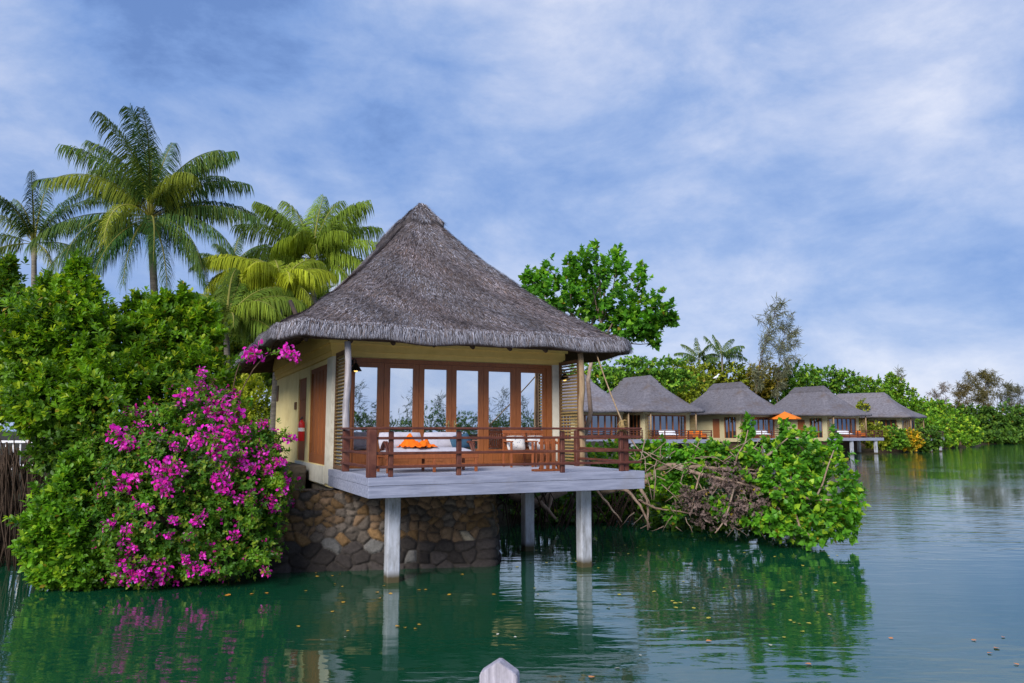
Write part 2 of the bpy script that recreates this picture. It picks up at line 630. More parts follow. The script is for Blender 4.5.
# leaf outlines: (along, across) pairs of the right-hand side, from stalk to tip
OBOVATE = [(0.0, 0.0), (0.35, 0.19), (0.70, 0.25), (1.0, 0.0)]
HEART = [(0.0, 0.0), (0.10, 0.42), (0.50, 0.38), (1.0, 0.0)]
LANCE = [(0.0, 0.0), (0.30, 0.17), (0.65, 0.13), (1.0, 0.0)]
CLUMP = [(0.0, 0.0), (0.25, 0.34), (0.75, 0.30), (1.0, 0.0)]


def leaf_arrays(P, A, U, L, C, shape, fold=0.25, droop=0.12):
    """P base, A pointing direction, U rough upward normal, L length, C colour; two faces per leaf"""
    n = len(P)
    A = unit(A)
    Sd = unit(np.cross(A, U))
    Nn = unit(np.cross(Sd, A))
    L = L[:, None]
    vs = []

    def pt(a, s):
        return P + A * L * a + Sd * L * s + Nn * L * (abs(s) * fold - droop * a * a)
    b, m1, m2, t = shape
    for a, s in (b, m1, m2, t, (m2[0], -m2[1]), (m1[0], -m1[1])):
        vs.append(pt(a, s))
    V = np.stack(vs, axis=1).reshape(-1, 3)
    o = (np.arange(n) * 6)[:, None]
    F1 = o + np.array([[0, 1, 2, 3]])
    F2 = o + np.array([[0, 3, 4, 5]])
    Fq = np.concatenate([F1, F2], axis=1).reshape(-1)
    Cc = np.repeat(C, 6, axis=0)
    return V, Fq, np.full(2 * n, 4), Cc


def leaf_object(name, arrs, mat, parent=None):
    V = np.concatenate([a[0] for a in arrs])
    off = np.cumsum([0] + [len(a[0]) for a in arrs[:-1]])
    Fq = np.concatenate([a[1] + o for a, o in zip(arrs, off)])
    T = np.concatenate([a[2] for a in arrs])
    C = np.concatenate([a[3] for a in arrs])
    return link(name, np_mesh(name, V, Fq, T, C, mat), parent)


def blob(px, py, rx, rz, Y, depth=None):
    """ellipsoid of foliage: centre and half sizes given where the photo shows them, at distance Y"""
    c = at(px, py, Y)
    k = Y / F
    return (np.array(c), np.array([rx * k, depth if depth else 0.5 * (rx + rz) * k, rz * k]))


def sample_blobs(blobs, n, shell=0.62, rough=0.22):
    """twig tips spread through the outer part of the ellipsoids, uneven outline"""
    w = np.array([(b[1][0] * b[1][2] + b[1][0] * b[1][1]) for b in blobs])
    idx = rng.choice(len(blobs), n, p=w / w.sum())
    d = unit(rng.normal(size=(n, 3)))
    c = np.array([blobs[i][0] for i in idx])
    r = np.array([blobs[i][1] for i in idx])
    ph = np.array([(i * 2.39) % 6.28 for i in idx])
    lump = 1 + rough * (np.sin(3.1 * d[:, 0] * 2 + ph) * np.cos(3.7 * d[:, 2] * 2 + ph * 1.7) + 0.6 * np.sin(7.3 * d[:, 1] + 5 * d[:, 2] + ph))
    rad = (shell + (1.03 - shell) * rng.random(n) ** 0.7) * lump
    P = c + d * r * rad[:, None]
    # drop tips buried deep in a neighbouring ellipsoid
    keep = np.ones(n, dtype=bool)
    for b in blobs:
        q = np.linalg.norm((P - b[0]) / b[1], axis=1)
        keep &= ~((q < shell * 0.75) & (rng.random(n) < 0.8))
    return P[keep], d[keep]


def clump_tone(P, scale, seed=0.0):
    """-1..1, slow variation of tone from clump to clump"""
    x, y, z = P[:, 0] * scale + seed, P[:, 1] * scale + seed * 1.3, P[:, 2] * scale
    return (np.sin(2.1 * x + 1.7 * z) * np.cos(1.9 * y - 2.3 * z) + 0.6 * np.sin(4.7 * z + 3.1 * x + y)) / 1.6


FOL = np.array([2.6, 2.2, 1.15])


def shoots(blobs, n, r, h, up_only=True):
    """young leading shoots that break the outline of a crown"""
    out = []
    for _ in range(n):
        b_ = blobs[rng.integers(len(blobs))]
        d = unit(rng.normal(size=3))
        d[2] = abs(d[2]) * 1.2 + (0.25 if up_only else -0.4)
        d = unit(d)
        k = rng.uniform(0.7, 1.5)
        c = b_[0] + d * b_[1] * 1.0 + np.array([0, 0, h * k * 0.45])
        out.append((c, np.array([r * k, r * k, h * k])))
    return out


def rosettes(blobs, n_tw, per, L, dark, light, tip, shape=OBOVATE, shell=0.62, spread=1.0, up=0.45, tone_scale=1.2, tip_p=0.25, zmin=0.03, jit=0.3, rough=0.22, fold=0.25, droop=0.12, old=0.012):
    P, D = sample_blobs(blobs, n_tw, shell, rough)
    k = P[:, 2] > zmin
    P, D = P[k], D[k]
    n = len(P)
    tw = unit(D + np.array([0, 0, up]) + rng.normal(size=(n, 3)) * 0.25)
    tone = np.clip(0.5 + 0.5 * clump_tone(P, tone_scale, len(blobs) * 0.7) + rng.normal(size=n) * 0.18, 0, 1)
    young = rng.random(n) < tip_p
    Ps, As, Us, Ls, Cs = [], [], [], [], []
    ref = unit(np.cross(tw, rng.normal(size=(n, 3))))
    ref2 = np.cross(tw, ref)
    for j in range(per):
        ang = j * 2.4 + rng.random(n) * 0.7
        tilt = (0.35 + 0.9 * ((j + 0.5) / per)) * spread
        dirr = unit(ref * np.cos(ang)[:, None] + ref2 * np.sin(ang)[:, None])
        A = tw * np.cos(tilt) + dirr * np.sin(tilt) + rng.normal(size=(n, 3)) * jit * 0.5
        base = P - tw * (L * 0.9 * j / per)[:, None] if hasattr(L, '__len__') else P - tw * (L * 1.0 * j / per)
        Ps.append(base)
        As.append(A)
        Us.append(tw + np.array([0, 0, 0.6]) + rng.normal(size=(n, 3)) * 0.2)
        Ls.append(L * rng.uniform(0.7, 1.2, n))
        f = np.clip(tone + rng.normal(size=n) * 0.15, 0, 1)[:, None]
        c = np.array(dark) * (1 - f) + np.array(light) * f
        if j < per * 0.45:
            c = np.where(young[:, None], 0.45 * c + 0.55 * np.array(tip), c)
        c = c * rng.uniform(0.82, 1.18, (n, 1)) * FOL
        if old:
            c = np.where((rng.random(n) < old)[:, None], np.array([0.34, 0.25, 0.03]) * rng.uniform(0.5, 1.2, (n, 1)), c)
        Cs.append(c)
    return leaf_arrays(np.concatenate(Ps), np.concatenate(As), np.concatenate(Us), np.concatenate(Ls), np.concatenate(Cs), shape, fold, droop)


def wiggle(a, b, n=5, amp=0.08, sag=0.0):
    a, b = Vector(a), Vector(b)
    L = (b - a).length
    out = []
    for i in range(n + 1):
        t = i / n
        k = amp * L * math.sin(math.pi * t)
        out.append(a.lerp(b, t) + Vector((random.uniform(-1, 1) * k, random.uniform(-1, 1) * k, random.uniform(-1, 1) * k * 0.6 + sag * L * math.sin(math.pi * t))))
    return out


def limb_mesh(base, blobs, r0, fork=None, twigs=3):
    """tapered trunk with a limb into each part of the crown"""
    mb = MB()
    cs = [Vector(b[0]) for b in blobs]
    top = sum(cs, Vector()) / len(cs)
    base = Vector(base)
    f = Vector(fork) if fork else base.lerp(top, 0.5)
    tr = wiggle(base, f, 5, 0.05)
    mb.tube(tr, [r0 * (1.15 - 0.5 * i / 5) for i in range(6)], 8)
    for b in blobs:
        c = Vector(b[0])
        rr = r0 * 0.42
        mb.tube(wiggle(f, c, 5, 0.08, 0.05), [rr * (1 - 0.75 * i / 5) for i in range(6)], 6)
        for _ in range(twigs):
            d = Vector(unit(rng.normal(size=3)))
            e_ = c + Vector((d.x * b[1][0], d.y * b[1][1], abs(d.z) * b[1][2])) * 0.9
            mb.tube(wiggle(c, e_, 3, 0.1), [rr * 0.26, rr * 0.18, rr * 0.12, rr * 0.06], 5)
    return mb


def leafy_tree(name, label, cat, base, blobs, leaf_arrs, r0, bark, group=None, fork=None, crown='crown', mat='leaf', twigs=3):
    base = Vector(base)
    t = root(name, label, cat, base, 0, group)
    inv = -np.array(base)
    arrs = [(a[0] + inv, a[1], a[2], a[3]) for a in leaf_arrs]
    leaf_object(crown, arrs, M[mat], t)
    lb = [(b[0] + inv, b[1]) for b in blobs]
    fk = (Vector(fork) - base) if fork else None
    limb_mesh((0, 0, 0), lb, r0, fk, twigs).build('trunk', M[bark], t)
    return t


# ------------------------------------------------------------------ setting: water, ground
def sheet(name, pts, mat):
    mb = MB()
    mb.add(pts, [(0, 1, 2, 3)])
    o = mb.build(name, M[mat])
    tag(o, None, None, kind='structure')
    return o


sheet('water', [(-2500, -2500, 0), (2500, -2500, 0), (2500, 3000, 0), (-2500, 3000, 0)], 'water')

shore = [(-2200, 17.5), (-60, 17.5), (-14, 19.0), (-9, 18.4), (-6, 18.2), (-4.5, 18.4), (-0.9, 20.0), (-0.7, 25.0), (1.0, 27.0), (3.4, 27.6), (6.5, 29),
         (9, 40), (10, 62), (12, 84), (16, 89), (29, 100), (45, 112), (60, 121), (80, 140), (97, 160), (108, 182), (130, 190), (2200, 200)]
offs = [(-3, -1.6), (-1, -0.6), (-0.2, -0.12), (0.3, 0.1), (0.8, 0.3), (1.6, 0.55), (3, 0.9), (6, 1.4), (15, 1.75), (40, 2.0), (120, 2.0), (600, 2.0), (2300, 2.0)]
xs = []
for (xa, ya), (xb, yb) in zip(shore[:-1], shore[1:]):
    k = max(2, min(24, int((abs(xb - xa) + abs(yb - ya)) / 2.0)))
    for i in range(k):
        t = i / k
        xs.append((xa + (xb - xa) * t, ya + (yb - ya) * t))
xs.append(shore[-1])
gv, gf = [], []
for i, (x, y) in enumerate(xs):
    for o, z in offs:
        near = 1 if abs(x) < 200 else 0
        gv.append((x + near * 0.2 * math.sin(i * 1.9 + o), y + o + near * 0.15 * math.sin(i * 2.7), z + near * (0.08 * math.sin(i * 3.3 + o * 2.1) if z > 0 else 0)))
nO = len(offs)
for i in range(len(xs) - 1):
    for j in range(nO - 1):
        a = i * nO + j
        gf.append((a, a + nO, a + nO + 1, a + 1))
g = MB()
g.add(gv, gf, True)
tag(g.build('ground', M['soil']), None, None, kind='structure')


# ------------------------------------------------------------------ thatch
def rrect(a, b, r, na, nb, nc):
    """rounded rectangle outline, half sizes a (x) and b (y); same number of points whatever the size"""
    r = min(r, a * 0.98, b * 0.98)
    pts = []
    for sx, sy, a0 in ((1, -1, -90), (1, 1, 0), (-1, 1, 90), (-1, -1, 180)):
        cx, cy = sx * (a - r), sy * (b - r)
        for k in range(nc + 1):
            t = R(a0 + 90 * k / nc)
            pts.append((cx + r * math.cos(t), cy + r * math.sin(t)))
        nx = {(1, -1): (1, 1), (1, 1): (-1, 1), (-1, 1): (-1, -1), (-1, -1): (1, -1)}[(sx, sy)]
        # straight run to the next corner
        t1 = R(a0 + 90)
        p0 = pts[-1]
        q = (nx[0] * (a - r) + r * math.cos(t1), nx[1] * (b - r) + r * math.sin(t1))
        n = nb if sx == nx[0] else na
        for k in range(1, n):
            pts.append((p0[0] + (q[0] - p0[0]) * k / n, p0[1] + (q[1] - p0[1]) * k / n))
    return pts


def roof_rings(a, b, z_edge, rise, n_s=26, r0=0.7, na=26, nb=32, nc=8, wob=0.03, s0=0.0, s1=1.0, lift=0.0):
    rings = []
    for i in range(n_s + 1):
        s = s0 + (s1 - s0) * i / n_s
        d = a * s * 0.985
        h = 0.6 * s + 0.4 * s * s
        pts = rrect(a - d, b - d, r0 * (1 - s) + 0.04, na, nb, nc)
        ring = []
        for k, (x, y) in enumerate(pts):
            w = wob * (math.sin(k * 0.9 + i * 0.7) + math.sin(k * 0.37 + 1.3 * i)) * (1 - s * 0.7)
            ring.append((x, y, z_edge + rise * h + w + lift))
        rings.append(ring)
    return np.array(rings)            # (n_s+1, m, 3)


def rings_faces(n, m, off=0, flip=False):
    fs = []
    for i in range(n - 1):
        for k in range(m):
            k2 = (k + 1) % m
            q = (off + i * m + k, off + i * m + k2, off + (i + 1) * m + k2, off + (i + 1) * m + k)
            fs.append(q[::-1] if flip else q)
    return fs


def thatch_shell(a, b, z_edge, rise, thick, **kw):
    """closed shell of the roof: weather side, rounded eave edge, underside"""
    top = roof_rings(a, b, z_edge, rise, **kw)
    n, m, _ = top.shape
    c = top[0] * 1.0
    out = unit(np.concatenate([top[0][:, :2] - top[3][:, :2], np.zeros((m, 1))], axis=1))
    e1 = c + out * 0.05 - np.array([0, 0, thick * 0.35])
    e2 = c + out * 0.02 - np.array([0, 0, thick * 0.95])
    e3 = c - out * 0.16 - np.array([0, 0, thick * 1.0])
    under = top[2:-4:3] - np.array([0, 0, thick * 0.85])
    allr = np.concatenate([under[::-1], e3[None], e2[None], e1[None], top])
    V = allr.reshape(-1, 3)
    fs = rings_faces(len(allr), m)
    return top, V, fs


STRAW = np.array([[0.135, 0.126, 0.142], [0.215, 0.206, 0.235], [0.315, 0.31, 0.36], [0.140, 0.106, 0.092], [0.045, 0.038, 0.04], [0.200, 0.155, 0.132], [0.42, 0.415, 0.475]])


def straws_on(top, n, Lr, w, lift, pal_p, jit=0.25, s_rng=(0, 1), seed=1, tilt=0.12, stain=True):
    r_ = np.random.default_rng(seed)
    nr, m, _ = top.shape
    a_ = top[:-1]
    right = np.roll(top, -1, axis=1)[:-1]
    up_ = top[1:]
    area = np.linalg.norm(np.cross(right - a_, up_ - a_), axis=2)
    lo, hi = int(s_rng[0] * (nr - 1)), int(s_rng[1] * (nr - 1))
    wgt = np.zeros_like(area)
    wgt[lo:hi] = area[lo:hi]
    f = wgt.ravel() / wgt.sum()
    idx = r_.choice(f.size, n, p=f)
    i, k = idx // m, idx % m
    u, v = r_.random(n)[:, None], r_.random(n)[:, None]
    p = a_[i, k] + (right[i, k] - a_[i, k]) * u + (up_[i, k] - a_[i, k]) * v
    down = unit(a_[i, k] - up_[i, k])
    side = unit(right[i, k] - a_[i, k])
    nor = unit(np.cross(side, -down))
    d = unit(down + side * r_.normal(size=(n, 1)) * jit + nor * r_.uniform(0, tilt, (n, 1)))
    sd_ = unit(np.cross(d, nor))
    L = r_.uniform(*Lr, (n, 1))
    w = w * r_.uniform(0.6, 1.5, (n, 1))
    b0 = p + nor * lift * r_.random((n, 1))
    V = np.stack([b0 - sd_ * w * 0.5, b0 + sd_ * w * 0.5, b0 + d * L + nor * 0.02], axis=1).reshape(-1, 3)
    Fq = np.arange(3 * n)
    col = STRAW[r_.choice(len(STRAW), n, p=pal_p)] * r_.uniform(0.75, 1.25, (n, 1))
    if stain:       # brown weathered patches, their own shape, half way up the slope
        t = np.clip(0.5 + 0.9 * clump_tone(p, 0.55, 2.0) * 1.0 + 0.35 * clump_tone(p, 1.9, 5.0), 0, 1)[:, None]
        col = col * (1 - 0.7 * t) + 0.7 * t * col * np.array([1.02, 0.82, 0.72])
        t2 = np.clip(0.5 + 0.8 * clump_tone(p * np.array([1, 1, 0.35]), 1.5, 9.0), 0, 1)[:, None]
        col = col * (0.72 + 0.5 * t2)
    return V, Fq, np.full(n, 3), np.repeat(col, 3, axis=0)


def fringe_straws(top, n, seed, thick):
    r_ = np.random.default_rng(seed)
    m = top.shape[1]
    e0 = top[0]
    seg = np.linalg.norm(np.roll(e0, -1, axis=0) - e0, axis=1)
    k = r_.choice(m, n, p=seg / seg.sum())
    u = r_.random((n, 1))
    e1 = np.roll(e0, -1, axis=0)
    p = e0[k] + (e1[k] - e0[k]) * u
    out = e0[k] - top[3][k]
    out[:, 2] = 0
    out = unit(out)
    side = unit(e1[k] - e0[k])
    st = r_.uniform(-0.24, 0.16, (n, 1))         # start somewhere between above the edge and half way down
    inn = np.maximum(st, 0)
    p0 = p - out * inn + np.array([0, 0, 1.0]) * (inn * 0.66 + np.minimum(st, 0)) + out * 0.07
    d = unit(out * r_.uniform(0.05, 0.5, (n, 1)) + np.array([0, 0, -1.0]) + side * r_.normal(size=(n, 1)) * 0.16)
    L = r_.uniform(0.12, 0.34, (n, 1))
    w = 0.011 * r_.uniform(0.6, 1.6, (n, 1))
    low = p[:, 2:3] - thick * r_.uniform(0.92, 1.06, (n, 1))
    L = np.minimum(L, np.maximum(p0[:, 2:3] - low, 0.04) / np.maximum(-d[:, 2:3], 0.3))
    V = np.stack([p0 - side * w * 0.5, p0 + side * w * 0.5, p0 + d * L], axis=1).reshape(-1, 3)
    col = STRAW[r_.choice(len(STRAW), n, p=[.18, .25, .25, .05, .09, .07, .11])] * r_.uniform(0.8, 1.3, (n, 1))
    return V, np.arange(3 * n), np.full(n, 3), np.repeat(col, 3, axis=0)


# ------------------------------------------------------------------ the near cottage
ANG = math.atan2(0.4166, 0.9091)
CW = Vector((-4.35, 18.68, 0))                    # front left corner of its walls
tv, nv = Vector((math.cos(ANG), math.sin(ANG), 0)), Vector((-math.sin(ANG), math.cos(ANG), 0))
W, D = 6.26, 9.9
FL = 2.17                                         # deck and floor level


def loc(x, y, z=0.0):
    return CW + tv * x + nv * y + Vector((0, 0, z))


def lx(px, y=0.0):
    """local x on the plane y = const that appears at picture column px"""
    k = (px - 512) / F / math.cos(PITCH)
    o = CW + nv * y
    return (o.x - k * o.y) / (k * tv.y - tv.x)


def ly(px, x=0.0):
    k = (px - 512) / F / math.cos(PITCH)
    o = CW + tv * x
    return (o.x - k * o.y) / (k * nv.y - nv.x)


cot = root('cottage', 'large near cottage with steep shaggy grey thatched roof and folding glass doors above the water', 'cottage', CW, ANG, 'thatched waterside cottages')
OV = 1.6
ra, rb = (W + 2 * OV - 0.1) / 2, (D + 2 * OV - 1.25) / 2
rcx, rcy = W / 2, -OV + rb
Z_E, RISE, TH = 5.44, 4.34, 0.31
top, V, fs = thatch_shell(ra, rb, Z_E, RISE, TH)
off = np.array([rcx, rcy, 0])
fl = [i for q in fs for i in q]
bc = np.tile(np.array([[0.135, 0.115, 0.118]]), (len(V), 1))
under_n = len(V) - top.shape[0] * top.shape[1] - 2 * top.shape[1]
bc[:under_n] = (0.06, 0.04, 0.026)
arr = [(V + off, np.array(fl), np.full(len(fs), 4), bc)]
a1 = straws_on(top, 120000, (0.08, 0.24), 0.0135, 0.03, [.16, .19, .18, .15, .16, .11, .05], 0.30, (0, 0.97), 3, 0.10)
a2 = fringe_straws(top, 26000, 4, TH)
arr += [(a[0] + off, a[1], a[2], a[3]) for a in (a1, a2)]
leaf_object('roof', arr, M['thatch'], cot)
roof = kids(cot)[-1]
# ridge cap: the thicker saddle of thatch along the top
captop = roof_rings(ra, rb, Z_E, RISE, n_s=6, s0=0.885, s1=1.0, lift=0.17, wob=0.05)
m_ = captop.shape[1]
cc = captop[0] * np.array([0.97, 0.97, 1]) - np.array([0, 0, 0.17])
capV = np.concatenate([cc[None], captop]).reshape(-1, 3)
capV = np.concatenate([capV, [[0, -(rb - ra), capV[:, 2].max() + 0.05], [0, (rb - ra), capV[:, 2].max() + 0.05]]])
cf = rings_faces(len(captop) + 1, m_)
last = len(captop) * m_
ff, tot = [], []
for q in cf:
    ff += q
    tot.append(4)
ff += [last + k for k in range(m_)]
tot.append(m_)
cap_arr = [(capV + off, np.array(ff), np.array(tot), np.tile([[0.10, 0.085, 0.088]], (len(capV), 1)))]
ac = straws_on(captop, 3600, (0.10, 0.26), 0.016, 0.03, [.2, .22, .2, .1, .14, .08, .06], 0.3, (0, 1), 9, 0.10, False)
cap_arr.append((ac[0] + off, ac[1], ac[2], ac[3]))
leaf_object('ridge_cap', cap_arr, M['thatch'], roof)
# rafters: round poles under the thatch, their ends showing below the eave
for i in range(9):
    x = -0.9 + i * (W + 1.8) / 8
    MB().tube([(x, -OV + 0.28, Z_E - TH - 0.015), (x, 1.2, Z_E + 0.92)], 0.055, 8).build('rafter', M['soffit'], roof)
for i in range(11):
    y = 0.0 + i * 0.98
    MB().tube([(-OV + 0.30, y, Z_E - TH - 0.015), (1.2, y, Z_E + 0.92)], 0.055, 8).build('rafter', M['soffit'], roof)
mb = MB()
mb.box(-1.35, W + 1.3, -1.33, -1.21, Z_E - TH + 0.02, Z_E - TH + 0.14)
mb.box(-1.37, -1.25, -1.2, D + 0.1, Z_E - TH + 0.03, Z_E - TH + 0.15)
mb.build('eave_beam', M['soffit'], roof)

# walls
GT = 4.87                                         # top of the glazing
gx0, gx1 = lx(351.5), lx(551)
mb = MB()
mb.box(0, gx0, 0, 0.2, 1.72, 5.75)                # piers either side of the glazing
mb.box(gx1, W, 0, 0.2, 1.72, 5.75)
mb.box(gx0, gx1, 0.01, 0.2, GT, 5.75)             # lintel
mb.box(gx0, gx1, 0.01, 0.2, 1.72, FL + 0.02)
d1a, d1b, d2a, d2b = ly(329.0), ly(311.3), ly(308.0), ly(300.2)
mb.box(0, 0.2, 0.2, d1a, 1.72, 5.75)
mb.box(0, 0.2, d1b, d2a, 1.72, 5.75)
mb.box(0, 0.2, d2b, D, 1.72, 5.75)
mb.box(0.01, 0.2, d1a, d1b, GT - 0.1, 5.75)
mb.box(0.01, 0.2, d2a, d2b, GT - 0.25, 5.75)
mb.box(0.0, 0.2, d1a, d1b, 1.72, FL + 0.05)
mb.box(0.0, 0.2, d2a, d2b, 1.72, FL + 0.05)
mb.box(0.2, W, D - 0.2, D, 1.72, 5.75)
mb.box(W - 0.2, W, 0.2, D - 0.2, 1.72, 5.75)
mb.build('wall', M['cream'], cot)
MB().box(0.06, 3.55, 0.05, D - 0.06, -0.6, 1.715).build('foundation', M['step_stone'], cot)
mb = MB()
mb.box(-0.10, W + 0.10, -0.10, -0.003, 5.02, 5.62)  # painted ring beam with a lower lip
mb.box(-0.16, W + 0.16, -0.16, -0.103, 5.20, 5.66)
mb.box(-0.06, W + 0.06, -0.06, -0.002, GT + 0.02, 5.018)
mb.box(-0.10, -0.003, 0.0, D, 5.02, 5.62)
mb.box(-0.16, -0.103, -0.10, D, 5.20, 5.66)
mb.box(-0.06, -0.002, 0.0, D, GT + 0.02, 5.018)
mb.build('ring_beam', M['beam_paint'], cot)
mb = MB()
mb.box(gx1 + 0.02, W + 0.03, -0.035, -0.002, 1.80, GT + 0.015)
mb.build('corner_trim', M['white_trim'], cot)
mb = MB()
mb.box(-0.035, gx0 - 0.02, -0.035, -0.002, 1.80, GT + 0.015)
mb.box(-0.035, -0.002, -0.002, d1a - 0.03, 1.80, GT + 0.015)
mb.box(-0.045, -0.002, d1a - 0.02, d2b + 0.03, 1.76, FL + 0.03)
mb.build('corner_trim', M['white_trim'], cot)

# folding doors: one outer frame, six leaves
mb = MB()
mb.box(gx0, gx0 + 0.06, -0.03, 0.09, FL, GT)
mb.box(gx1 - 0.16, gx1, -0.03, 0.09, FL, GT)
mb.box(gx0 + 0.06, gx1 - 0.16, -0.03, 0.09, GT - 0.10, GT)
mb.box(gx0 + 0.06, gx1 - 0.16, -0.02, 0.09, FL + 0.004, FL + 0.06)
frame = mb.build('door_frame', M['door_wood'], cot)
gl = [(354.5, 378.5), (391, 414), (425, 447.5), (457, 479), (489, 511), (521, 542.5)]
edges = [gx0 + 0.062] + [(lx(gl[i][1]) + lx(gl[i + 1][0])) / 2 for i in range(5)] + [gx1 - 0.162]
for i, (pa, pb) in enumerate(gl):
    xa, xb = lx(pa), lx(pb)
    ea, eb = edges[i] + 0.004, edges[i + 1] - 0.004
    zt = GT - 0.104
    mb = MB()
    xa = max(xa, ea + 0.045)
    xb = min(xb, eb - 0.045)
    mb.box(ea, xa, 0.0, 0.055, FL + 0.065, zt)
    mb.box(xb, eb, 0.0, 0.055, FL + 0.065, zt)
    mb.box(xa, xb, 0.0, 0.055, zt - 0.12, zt)
    mb.box(xa, xb, 0.0, 0.055, FL + 0.065, FL + 0.42)
    mb.box(xa + 0.09, xb - 0.09, -0.012, -0.001, FL + 0.14, FL + 0.35)
    lf = mb.build('glass_door', M['door_wood'], cot)
    mb = MB()
    mb.add([(xa, 0.035, FL + 0.42), (xb, 0.035, FL + 0.42), (xb, 0.035, zt - 0.12), (xa, 0.035, zt - 0.12)], [(0, 1, 2, 3)])
    mb.build('pane', M['glass'], lf)
    if i == 2 or i == 3:
        mb = MB()
        xh = (xb + 0.05) if i == 2 else (xa - 0.05)
        mb.bbox(xh - 0.018, xh + 0.018, -0.012, -0.001, FL + 0.95, FL + 1.17, 0.004)
        mb.tube([(xh, -0.012, FL + 1.08), (xh, -0.05, FL + 1.08), (xh + (0.10 if i == 3 else -0.1), -0.055, FL + 1.08)], 0.009, 6)
        mb.build('handle', flat('brass', (0.6, 0.45, 0.2), 0.3, 0.9), lf)

# side doors on the left wall
zt = GT - 0.10
dd = MB()
dd.box(0.03, 0.09, d1a, d1a + 0.10, FL + 0.05, zt)
dd.box(0.03, 0.09, d1b - 0.10, d1b, FL + 0.05, zt)
dd.box(0.03, 0.09, d1a + 0.10, d1b - 0.10, zt - 0.12, zt)
dd.box(0.03, 0.09, d1a + 0.10, d1b - 0.10, FL + 0.05, FL + 0.30)
nl = 5
for k in range(1, nl):
    y = d1a + 0.1 + (d1b - d1a - 0.2) * k / nl
    dd.box(0.035, 0.085, y - 0.19, y + 0.19, FL + 0.30, zt - 0.12)
side_door = dd.build('side_door', M['dark_door'], cot)
MB().box(0.06, 0.07, d1a + 0.1, d1b - 0.1, FL + 0.30, zt - 0.12).build('pane', M['glass'], side_door)
dd = MB()
zt2 = GT - 0.25
dd.box(0.04, 0.09, d2a, d2b, FL + 0.05, zt2)
for k in range(4):
    z = FL + 0.2 + k * (zt2 - FL - 0.3) / 4
    dd.box(0.02, 0.039, d2a + 0.15, d2b - 0.15, z, z + (zt2 - FL - 0.3) / 4 - 0.12)
entry = dd.build('entry_door', M['dark_door'], cot)
MB().tube([(0.03, d2a + 0.1, FL + 1.0), (-0.03, d2a + 0.1, FL + 1.0), (-0.03, d2a + 0.22, FL + 1.0)], 0.012, 6).build('handle', flat('steel', (0.5, 0.5, 0.5), 0.3, 1.0), entry)
y = ly(272.5)
y = min(y, D - 0.25)
mb = MB()
mb.box(-0.03, -0.002, y - 0.28, y + 0.1, FL + 1.95, FL + 2.5)
mb.build('wall_vent', M['lath_frame'], cot)
y = ly(299.0)
MB().bbox(-0.05, -0.002, y, y + 0.22, FL + 1.55, FL + 1.78, 0.01).build('switch_box', M['lath_frame'], cot)


# side screens of laths with a log post that carries the eave
def screen(x, post_mat, name_label):
    mb = MB()
    mb.box(x - 0.03, x + 0.03, -0.16, -0.09, FL, 4.95)
    mb.box(x - 0.03, x + 0.03, -1.16, -1.09, FL, 4.95)
    mb.box(x - 0.03, x + 0.03, -1.09, -0.16, 4.86, 4.95)
    mb.box(x - 0.03, x + 0.03, -1.09, -0.16, FL + 0.02, FL + 0.1)
    f_ = mb.build('side_screen', M['lath_frame'], cot)
    mb = MB()
    z = FL + 0.14
    while z < 4.83:
        mb.box(x - 0.028, x + 0.028, -1.09, -0.16, z, z + 0.022, Matrix.Rotation(R(38 if x < 1 else -38), 3, 'Y'))
        z += 0.083
    mb.build('laths', M['lath'], f_)
    mb = MB()
    pts = [(x + 0.02 * math.sin(i * 1.7), -1.27 + 0.02 * math.cos(i * 2.3), FL + i * (5.12 - FL) / 6) for i in range(7)]
    mb.tube(pts, [0.085, 0.08, 0.082, 0.076, 0.078, 0.074, 0.076], 12)
    mb.build('log_post', M[post_mat], cot)


screen(0.06, 'grey_log', '')
screen(W - 0.06, 'log', '')


# wall lamps: dark bell shades on short brackets
def lamp(x, y, z, dx, dy):
    mb = MB()
    mb.bbox(x - 0.05, x + 0.05, y - 0.05, y + 0.0, z + 0.10, z + 0.22, 0.01)
    mb.tube([(x, y - 0.02, z + 0.16), (x + dx * 0.5, y + dy * 0.6, z + 0.25), (x + dx, y + dy, z + 0.20), (x + dx, y + dy, z + 0.12)], 0.014, 8)
    mb.lathe((x + dx, y + dy, z), [(0.03, 0.13), (0.05, 0.11), (0.09, 0.04), (0.135, -0.04), (0.15, -0.06), (0.14, -0.06), (0.08, 0.03), (0.0, 0.08)], 18)
    o = mb.build('wall_lamp', M['black'], cot)
    b_ = MB()
    b_.lathe((x + dx, y + dy, z - 0.04), [(0.0, -0.05), (0.04, -0.035), (0.055, 0.0), (0.04, 0.04), (0.0, 0.06)], 12)
    b_.build('bulb', M['bulb'], o)


lamp(gx0 + 0.0, -0.035, 4.58, 0.06, -0.24)
lamp(W - 0.02, -0.037, 4.52, 0.02, -0.22)

